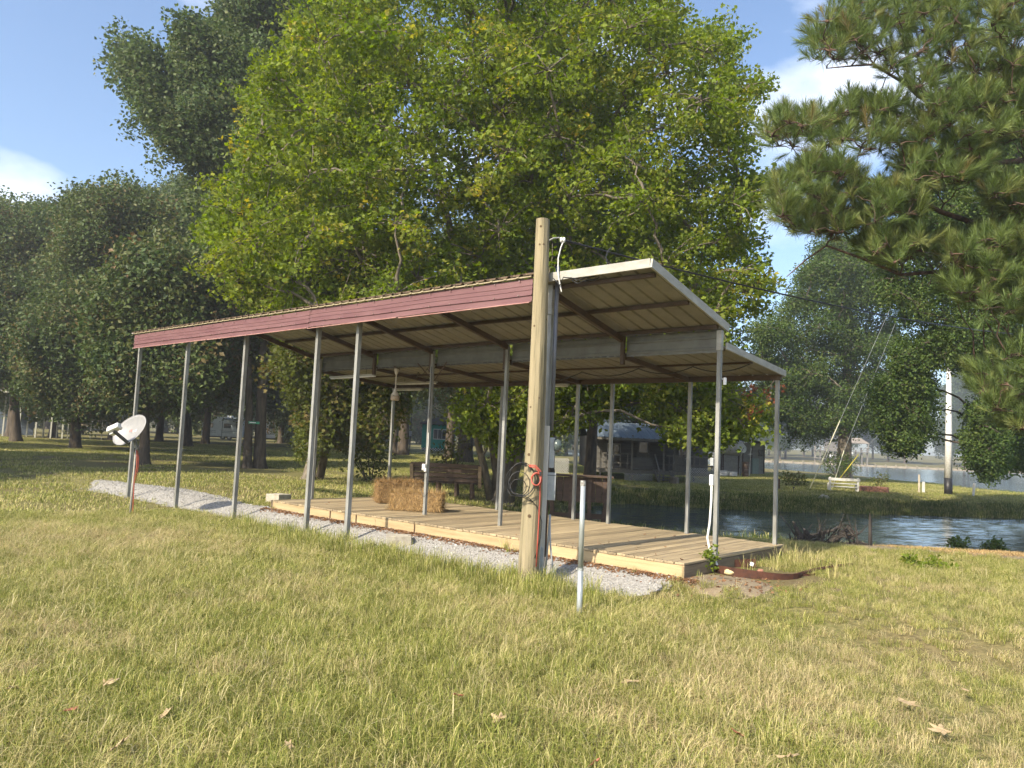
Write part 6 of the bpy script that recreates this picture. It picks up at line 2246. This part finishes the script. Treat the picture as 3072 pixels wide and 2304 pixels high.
# single trunks between the maple stems and the campers
mids = [(1090, 70, .45, 'dark trunk left of the slim post, crown lost in the maple'), (1178, 66, .30, 'slender dark trunk between two thicker ones behind the bales'), (1205, 62, .42, 'straight grey trunk just left of the teal cabin'),
        (1392, 52, .50, 'pale brown trunk right of the teal cabin behind the bench'), (1345, 60, .36, 'dark trunk hard against the right side of the teal cabin'), (1640, 33, .30, 'shaded trunk hidden behind the carport pole'), (1770, 35.5, .26, 'dark trunk between the table and the lake house'), (1900, 50, .4, 'tree over the lake house roof'), (1975, 57, .35, 'dark tree behind the right end of the lake house'), (2070, 60, .35, 'dark tree between the lake house and the white shed')]
for i, (px_, d, r0, lab) in enumerate(mids):
    b = gd(px_, d)
    far_tree('yard_tree', b, 17 + i % 3 * 2, 5.5, 400 + i, v_oak, lab, 'trees in the middle of the yard', per=1.1, scl=(.9, 1.4), trunk_frac=.24, tr=r0)

row = [(20, 66, 'dark oak second row back at the far left edge'), (150, 70, 'dark oak second row back behind the short trunk'), (330, 68, 'dark oak second row back left of the dish'), (470, 74, 'dark oak second row back right of the dish'),
       (610, 72, 'dark oak second row back above the grey green camper'), (735, 76, 'dark oak second row back above the white camper'), (900, 78, 'dark oak second row back right of the campers'), (1040, 74, 'dark oak second row back left of the slim post')]
for i, (px_, d, lab) in enumerate(row):
    far_tree('yard_oak', gd(px_, d), 17.5 + (i * 37 % 5), 7.2, 460 + i, v_oak, lab, 'second row of yard oaks', per=1.0, scl=(.9, 1.5), trunk_frac=.24, tr=.32)

# ------------------------------------------------------------------ shrubs and weeds
def shrub(name, c, rad, h, var, n_, label, cat='shrub', s=(.7, 1.1), stems=5):
    c = Vector((c[0], c[1], gz(c[0], c[1])))
    root = empty(name, c, 0, label, cat)
    g = np.random.default_rng(int(abs(c.x * 100)))
    u = g.normal(size=(n_, 3))
    u /= np.linalg.norm(u, axis=1)[:, None]
    p_ = u * (g.random(n_) ** .4)[:, None] * [rad, rad, h / 2] + [0, 0, h * .55]
    p_[:, 2] = np.maximum(p_[:, 2], .05 * h)
    mb = MB()
    for i in range(stems):
        mb.tube([(0.1 * rad * math.cos(i), .1 * rad * math.sin(i), -.05), Vector(p_[i]) * .55, Vector(p_[i])], [.02 * h, .013 * h, .006 * h], 5)
    mb.build('stems', bark, root)
    scatter('leaves', p_, np.stack([g.normal(0, .4, n_), g.normal(0, .4, n_), g.uniform(0, 6.28, n_)], 1), g.uniform(*s, n_), var, parent=root)
    return root

shrub('shore_shrub', gd(2520, 56), 1.3, 2.2, v_lake, 46, 'green shrub round the foot of the lakeside trunk', s=(.5, .8))
shrub('shore_shrub', gd(2385, 44), .7, .8, v_olive, 22, 'low leafy shrub right of the white shed', s=(.7, 1))
shrub('shore_shrub', gd(2640, 48), .45, .9, v_olive, 12, 'sparse sapling on the lake edge behind the stone ring', s=(.6, .9))
shrub('yard_sapling', gd(1345, 27), .7, 1.7, v_olive, 22, 'small sapling beside the bench under the maple', s=(.6, .9))
shrub('yard_shrub', gd(1110, 26.5), .9, 1.5, v_olive, 36, 'dark bushy sapling right of the leaning stems', s=(.6, 1))
shrub('bank_weed', (10.6, 17.7), .22, .42, v_weed, 34, 'leafy weed on the near bank, leftmost at the waterline', 'weed', s=(.8, 1.3))
shrub('bank_weed', (11.3, 17.5), .25, .30, v_weed, 30, 'low weed on the near bank, second from left', 'weed', s=(.8, 1.3))
shrub('bank_weed', (12.5, 17.4), .3, .38, v_weed, 36, 'weed on the straw strewn bank, third from left', 'weed', s=(.8, 1.3))
shrub('bank_weed', (12.2, 16.4), .38, .62, v_weed, 60, 'largest leafy weed on the near bank at the right edge', 'weed', s=(.9, 1.4))
v_bright = variants('bright_weed', [leaf_cluster(120 + i, mp_leaf, 12, .09, .07, False, .1) for i in range(3)])
shrub('yellow_weed', gnd(2780, 1735, -.15), 0.40, .10, v_bright, 22, 'flat patch of yellow green weed in the right lawn', 'weed', s=(.8, 1.2))
shrub('yellow_weed', gnd(2128, 1718, 0), .07, .36, v_bright, 14, 'small bright weed at the corner of the deck end', 'weed', s=(.7, 1))
w0 = Vector((4.45, 11.2, 0))
weedy = variants('tall_weed', [tuft(140 + i, grass_green, 26, .12, .08, .30, .006, 1.0) for i in range(2)] + [tuft(150, grass_mixed, 16, .10, .1, .38, .005, .8)])
n = 60
x = rng.normal(4.35, .45, n); y = rng.normal(11.1, .40, n)
keep = sdf(DECKP, x, y) > .1
x, y = x[keep], y[keep]
tag(scatter('tall_weeds', np.stack([x, y, ground_z(x, y)], 1), np.stack([0 * x, 0 * x, rng.uniform(0, 6.28, len(x))], 1), rng.uniform(.6, 1.1, len(x)), weedy), 'tall tangled weeds growing behind the rusty ring at the deck end', 'weeds')
# straw and pine needles strewn on the near bank
strawv = variants('bank_straw', [tuft(160 + i, straw_a, 30, .16, .01, .05, .006, 3.0) for i in range(3)])
n = 1500
x = rng.uniform(7.6, 14, n); y = rng.normal(14.5, .75, n) - .12 * (x - 8)
keep = (water_sd(x, y) > .35)
x, y = x[keep], y[keep]
tag(scatter('bank_straw', np.stack([x, y, ground_z(x, y) + .01], 1), np.stack([0 * x, 0 * x, rng.uniform(0, 6.28, len(x))], 1), rng.uniform(.6, 1.2, len(x)), strawv), 'dry straw strewn along the near bank at right', 'straw')

# ------------------------------------------------------------------ thin haze added, partly standing in for lens glare
hz, hn, hb_ = nodes_of('thin_haze')
hn.nodes.remove(hb_)
vol = hn.nodes.new('ShaderNodeVolumePrincipled')
vol.inputs['Color'].default_value = (.86, .92, 1, 1)
vol.inputs['Density'].default_value = 0.0010
vol.inputs['Anisotropy'].default_value = 0.2
hn.links.new(vol.outputs[0], hn.nodes['Material Output'].inputs['Volume'])
haze = MB().box((20, 330, 19), (900, 780, 44)).build('haze', hz)
tag(haze, 'thin pale haze over the yard and the lake, partly standing in for lens glare', 'haze', kind='stuff')
